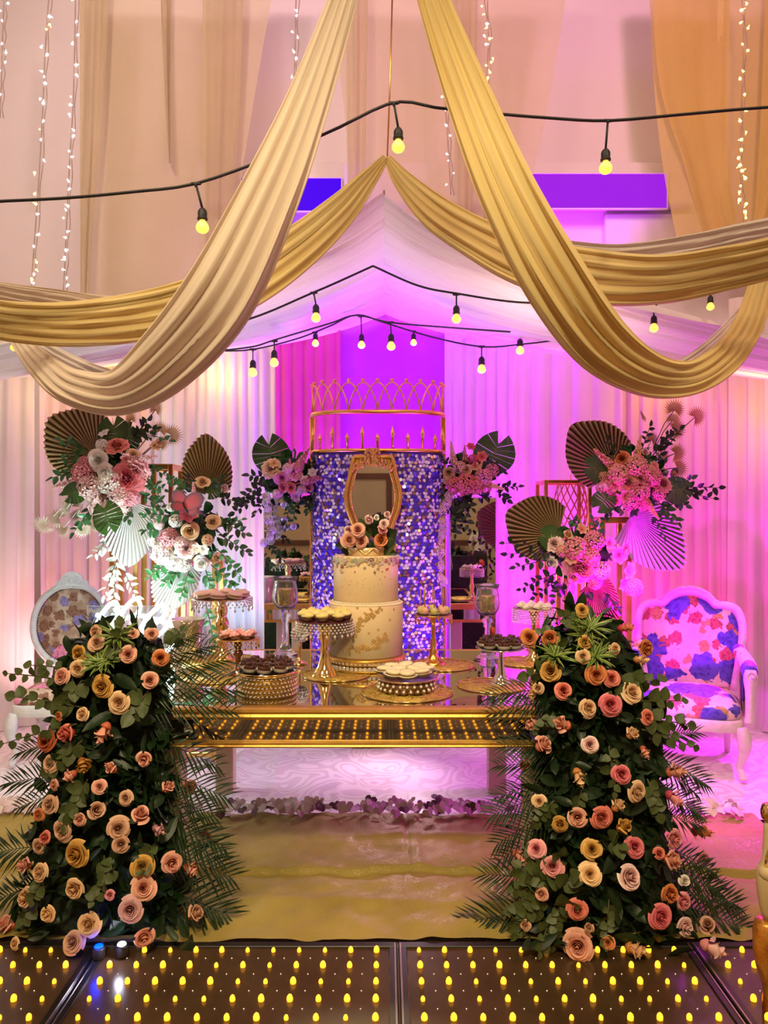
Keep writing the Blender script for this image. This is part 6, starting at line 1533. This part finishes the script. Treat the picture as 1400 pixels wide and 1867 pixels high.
# ---------------------------------------------------------------- bulb string lights
BULB = mat('warm_bulb', (1, .8, .3), .2, emit=(1.0, .50, .04), estr=2.3)
FIL = mat('filament', (1, .9, .6), .2, emit=(1.0, .9, .55), estr=30.0)
bulb_me = MB().addx(lathe([(.35, .98), (.42, .8), (.62, .55), (.88, .15), (1.0, -.25), (.92, -.62), (.62, -.95), (.25, -1.1), (.02, -1.13)], 14)).mesh('bulb'); bulb_me.materials.append(BULB)
sock_me = MB().addx(lathe([(.30, 2.7), (.45, 2.55), (.62, 2.3), (.72, 2.0), (.70, 1.2), (.80, 1.15), (.80, .95), (.5, .85)], 12)).mesh('socket'); sock_me.materials.append(BLACK)
tee_me = MB().addx(tube([(-1.3, 0, 0), (-.9, 0, .02), (.9, 0, .02), (1.3, 0, 0)], [.28, .42, .42, .28], 8)).addx(lathe([(.5, 0), (.35, -.5), (.2, -.9)], 8)).mesh('tee_clip'); tee_me.materials.append(BLACK)
def string(path, bulbs, label, d, cord=.006):
    """path: (px, py) or (px, py, depth); bulbs: (cord px, cord py, bulb px, bulb py, bulb radius px)"""
    W = [P(q[0], q[1], q[2] if len(q) > 2 else d) for q in path]
    o = W[0]; t = thing('string_light', label, 'string light', o)
    c = [Vector(q) for q in spline(W, 70)]
    part('cord', MB().addx(tube([q-o for q in c], cord, 6)), BLACK, t)
    for (ax, ay, bx, by, r) in bulbs:
        dd = min(c, key=lambda q: abs((q.x/q.y*F+700)-ax)+.3*abs(CAMZ*F/q.y*0+(933.5-(q.z-CAMZ)/q.y*F)-ay)); dd = dd.y
        a = P(ax, ay, dd); b = P(bx, by, dd); s = M_(r, dd)
        link('tee_clip', tee_me, t, a-o, Euler((0, -math.atan2((c[40]-c[30]).z, (c[40]-c[30]).x)*.0, 0)), s*.62)
        top = b+Vector((0, 0, s*2.6))
        if (a-top).length > s*.5: part('drop_cord', MB().addx(tube([a-o, (a+top)/2-o, top-o], cord*.7, 6)), BLACK, t)
        sk = link('socket', sock_me, t, b-o, None, s)
        link('bulb', bulb_me, t, b-o, None, s)
        part('filament', MB().addx(tube([b-o+Vector((-.15*s, -.0, .4*s)), b-o+Vector((0, 0, -.5*s)), b-o+Vector((.15*s, 0, .4*s))], s*.07, 4)), FIL, t)
    return t
string([(-420, 390), (-200, 378), (-60, 371), (0, 367), (120, 361), (240, 350), (355, 335), (490, 288), (610, 236), (718, 187), (800, 197), (890, 206), (1000, 215), (1107, 220), (1240, 209), (1340, 200), (1470, 190), (1640, 172), (1820, 150)],
       [(357, 335, 369, 412, 12), (718, 188, 726, 265, 12), (1108, 220, 1104, 304, 12)], 'front string of three large bulbs across the swags', 2.75)
string([(680, 485, 4.4), (572, 533, 4.3), (430, 588, 4.2), (284, 592, 4.1), (130, 560, 4.0), (20, 585, 3.9), (-40, 570, 3.8), (-300, 500, 3.75)], [(572, 534, 576, 578, 8.5), (284, 592, 285, 633, 8.5), (25, 588, 26, 632, 7)], 'left string of bulbs slung under the canopy', 4.2)
string([(680, 485, 4.4), (760, 520, 4.35), (832, 535, 4.3), (960, 552, 4.2), (1108, 546, 4.1), (1192, 552, 4.0), (1295, 520, 3.9), (1430, 470, 3.8), (1700, 390, 3.75)], [(832, 537, 832, 580, 8.5), (1108, 548, 1109, 583, 8.5), (1192, 556, 1192, 597, 8), (1295, 530, 1295, 558, 7)], 'right string of bulbs slung under the canopy', 4.2)
string([(140, 600, 5.2), (200, 622, 5.4), (242, 632, 5.5), (330, 640, 5.6), (395, 640, 5.7), (461, 637, 5.7), (540, 618, 5.7), (600, 595, 5.75), (650, 574, 5.8), (700, 588, 5.75), (790, 615, 5.7), (878, 632, 5.65), (948, 628, 5.6), (1030, 617, 5.5), (1130, 593, 5.4), (1200, 570, 5.2)],
       [(242, 632, 242, 672, 7.5), (266, 634, 266, 655, 6), (461, 637, 461, 678, 8), (574, 606, 575, 625, 6.5), (658, 577, 659, 628, 7), (754, 604, 754, 624, 6), (878, 632, 878, 672, 8), (948, 628, 948, 638, 7.5)], 'rear string of small bulbs along the top of the curtains', 5.6)
string([(395, 640, 5.2), (461, 632, 5.1), (500, 620, 5.05), (600, 590, 5.0), (650, 575, 5.0), (712, 588, 5.0), (830, 598, 5.0), (930, 605, 5.1)], [(500, 622, 500, 660, 8), (712, 588, 713, 630, 8)], 'short string of two bulbs in front of the purple curtain', 5.0)

# ---------------------------------------------------------------- fairy light curtains
FW = mat('cool_fairy_led', (1, 1, 1), .3, emit=(.82, .9, 1.0), estr=9.0); FY = mat('warm_fairy_led', (1, .8, .3), .3, emit=(1.0, .66, .12), estr=8.0)
WIRE = mat('fairy_wire', (.42, .32, .26), .5, 0, (.35, .26, .2), 20)
star_me = MB().addx(octa(1, (0, 0, 0))).addx(tube([(0, 0, 0), (1.2, 0, 1.4)], .22, 4)).mesh('fairy_led', False); star_me.materials.append(FW)
def fairy(path, label, warm=.0, d=6.3, step=38, size=2.6):
    W = [P(q[0], q[1], d) for q in path]; o = W[0]
    t = thing('fairy_string', label, 'fairy lights', o, group='hanging fairy light strings'); rg = random.Random(path[0][0])
    c = [Vector(q) for q in spline(W, 40)]
    part('wire', MB().addx(tube([q-o for q in c], .005, 4)).addx(tube([q-o+Vector((.02+.008*math.sin(i), .004, 0)) for i, q in enumerate(c)], .004, 4)), WIRE, t)
    n = int((path[-1][1]-path[0][1])/step*2)
    for i in range(n):
        q = c[int((i+.3)/n*39)]; link('fairy_led', star_me, t, q-o+Vector((rg.uniform(-.035, .04), -.01, rg.uniform(-.02, .02))), Euler((rg.uniform(0, 6), rg.uniform(0, 6), 0)), M_(size*rg.uniform(.7, 1.2), d), [FY if rg.random() < warm else FW])
fairy([(8, -20), (5, 60), (3, 130), (0, 215)], 'fairy light string at the far left edge')
fairy([(90, -20), (82, 100), (78, 200), (70, 340), (60, 480), (57, 525)], 'long fairy light string left of the wide left sheer', .3)
fairy([(138, -20), (134, 170), (126, 310), (120, 440), (116, 530)], 'fairy light string against the left edge of the wide left sheer', .1)
fairy([(540, -20), (538, 80), (536, 180), (533, 335), (528, 380), (526, 425)], 'fairy light string crossing behind the long left swag', 0, 6.3, 34)
fairy([(880, -20), (890, 60), (888, 140), (890, 205), (886, 330), (882, 420)], 'warm fairy light string beside the long right swag', .6, 6.3, 26)
fairy([(806, -20), (810, 100), (812, 190), (818, 280), (822, 355)], 'dim fairy light string between the two long swags', 0, 6.3, 50, 2)
fairy([(1352, -20), (1356, 80), (1352, 200), (1350, 290), (1352, 350), (1356, 410)], 'yellow fairy light string over the right sheer panel', 1.0, 6.3, 34, 3.2)

# ---------------------------------------------------------------- attendant at the far end of the hall, seen only in the right plinth's mirror
def attendant(loc, rz):
    J = {'pelvis': (0, 0, .78, .115, .085), 'waist': (0, 0, .90, .10, .08), 'chest': (0, -.01, 1.06, .125, .085), 'neck0': (0, 0, 1.19, .06, .055), 'neck': (0, -.005, 1.25, .045, .045), 'head': (0, -.02, 1.335, .072, .082), 'crown': (0, -.01, 1.40, .062, .075)}
    E = [('pelvis', 'waist'), ('waist', 'chest'), ('chest', 'neck0'), ('neck0', 'neck'), ('neck', 'head'), ('head', 'crown')]
    for s, n in ((-1, 'l'), (1, 'r')):
        J.update({'sh'+n: (s*.155, 0, 1.165, .055, .055), 'el'+n: (s*.20, .01, .95, .040, .040), 'wr'+n: (s*.19, -.09, .775, .026, .024), 'pa'+n: (s*.185, -.12, .72, .030, .018),
                  'hi'+n: (s*.085, 0, .72, .088, .085), 'kn'+n: (s*.095, -.01, .42, .058, .058), 'an'+n: (s*.10, .02, .07, .040, .042), 'to'+n: (s*.115, -.11, .035, .036, .026)})
        E += [('chest', 'sh'+n), ('sh'+n, 'el'+n), ('el'+n, 'wr'+n), ('wr'+n, 'pa'+n), ('pelvis', 'hi'+n), ('hi'+n, 'kn'+n), ('kn'+n, 'an'+n), ('an'+n, 'to'+n)]
        for k in range(4):
            a = 'f%d%s' % (k, n); J[a] = (s*(.185+(k-1.5)*.015), -.135-.004*k, .672, .0085, .0085); J[a+'t'] = (s*(.180+(k-1.5)*.014), -.150, .640+.006*abs(k-1), .0072, .0072)
            E += [('pa'+n, a), (a, a+'t')]
        J['th'+n] = (s*.150, -.125, .705, .010, .010); J['tt'+n] = (s*.140, -.140, .675, .008, .008); E += [('pa'+n, 'th'+n), ('th'+n, 'tt'+n)]
    K = list(J); me = bpy.data.meshes.new('body'); me.from_pydata([J[k][:3] for k in K], [(K.index(a), K.index(b)) for a, b in E], [])
    root = thing('person', 'person in a white shirt with a long dark ponytail, reflected in the right plinth', 'person', loc, rz)
    m = bpy.data.materials.new('shirt_trousers_skin'); m.use_nodes = True; nt = m.node_tree; L = nt.links.new
    tc = nt.nodes.new('ShaderNodeTexCoord'); sp = nt.nodes.new('ShaderNodeSeparateXYZ'); L(tc.outputs['Object'], sp.inputs[0])
    cr = nt.nodes.new('ShaderNodeValToRGB'); cr.color_ramp.interpolation = 'CONSTANT'; el = cr.color_ramp.elements
    el[0].position = 0; el[0].color = (.02, .02, .025, 1); el[1].position = .56; el[1].color = (.82, .80, .76, 1); e3 = el.new(.835); e3.color = (.42, .22, .13, 1)
    mr = nt.nodes.new('ShaderNodeMath'); mr.operation = 'DIVIDE'; mr.inputs[1].default_value = 1.48; L(sp.outputs[2], mr.inputs[0]); L(mr.outputs[0], cr.inputs[0]); L(cr.outputs[0], nt.nodes['Principled BSDF'].inputs['Base Color'])
    body = link('body', me, root, mats=m)
    sk = body.modifiers.new('skin', 'SKIN'); sk.use_smooth_shade = True
    for i, k in enumerate(K):
        v = me.skin_vertices[0].data[i]; v.radius = J[k][3:5]; v.use_root = (k == 'pelvis')
    sb = body.modifiers.new('smooth', 'SUBSURF'); sb.levels = 2; sb.render_levels = 2
    HAIR = mat('dark_hair', (.012, .009, .008), .45, 0, (.02, .014, .012), 40, stretch=(1, 1, .1))
    V, f = sphere(.088, 16, 10, (0, .0, 1.375), 1.08); V[:, 1] = np.where(V[:, 1] < -.03, -.03-(V[:, 1]+.03)*.2, V[:, 1])
    h = spline([(0, .075, 1.40, .022), (0, .115, 1.38, .034), (.01, .12, 1.25, .034), (.015, .115, 1.10, .028), (.01, .11, .95, .012)], 16)
    part('hair', MB().addx((V, f)).addx(tube([tuple(q[:3]) for q in h], [q[3] for q in h], 8)), HAIR, root)
    FM = mat('face_detail', (.30, .12, .08), .5, 0, (.28, .11, .07), 30); EY = mat('eye', (.02, .015, .012), .2, 0, (.03, .02, .02), 30)
    part('nose', MB().addx(sphere(.012, 8, 6, (0, -.104, 1.328), 1.3)), FM, root); part('mouth', MB().addx(sphere(.018, 8, 6, (0, -.092, 1.292), .3)), FM, root)
    for s in (-1, 1):
        part('eye', MB().addx(sphere(.010, 8, 6, (s*.028, -.092, 1.350), .7)), EY, root); part('ear', MB().addx(sphere(.018, 8, 6, (s*.078, -.01, 1.335), 1.4)), FM, root)
    return root
attendant((1.95, -4.4, -.018), 0.25)
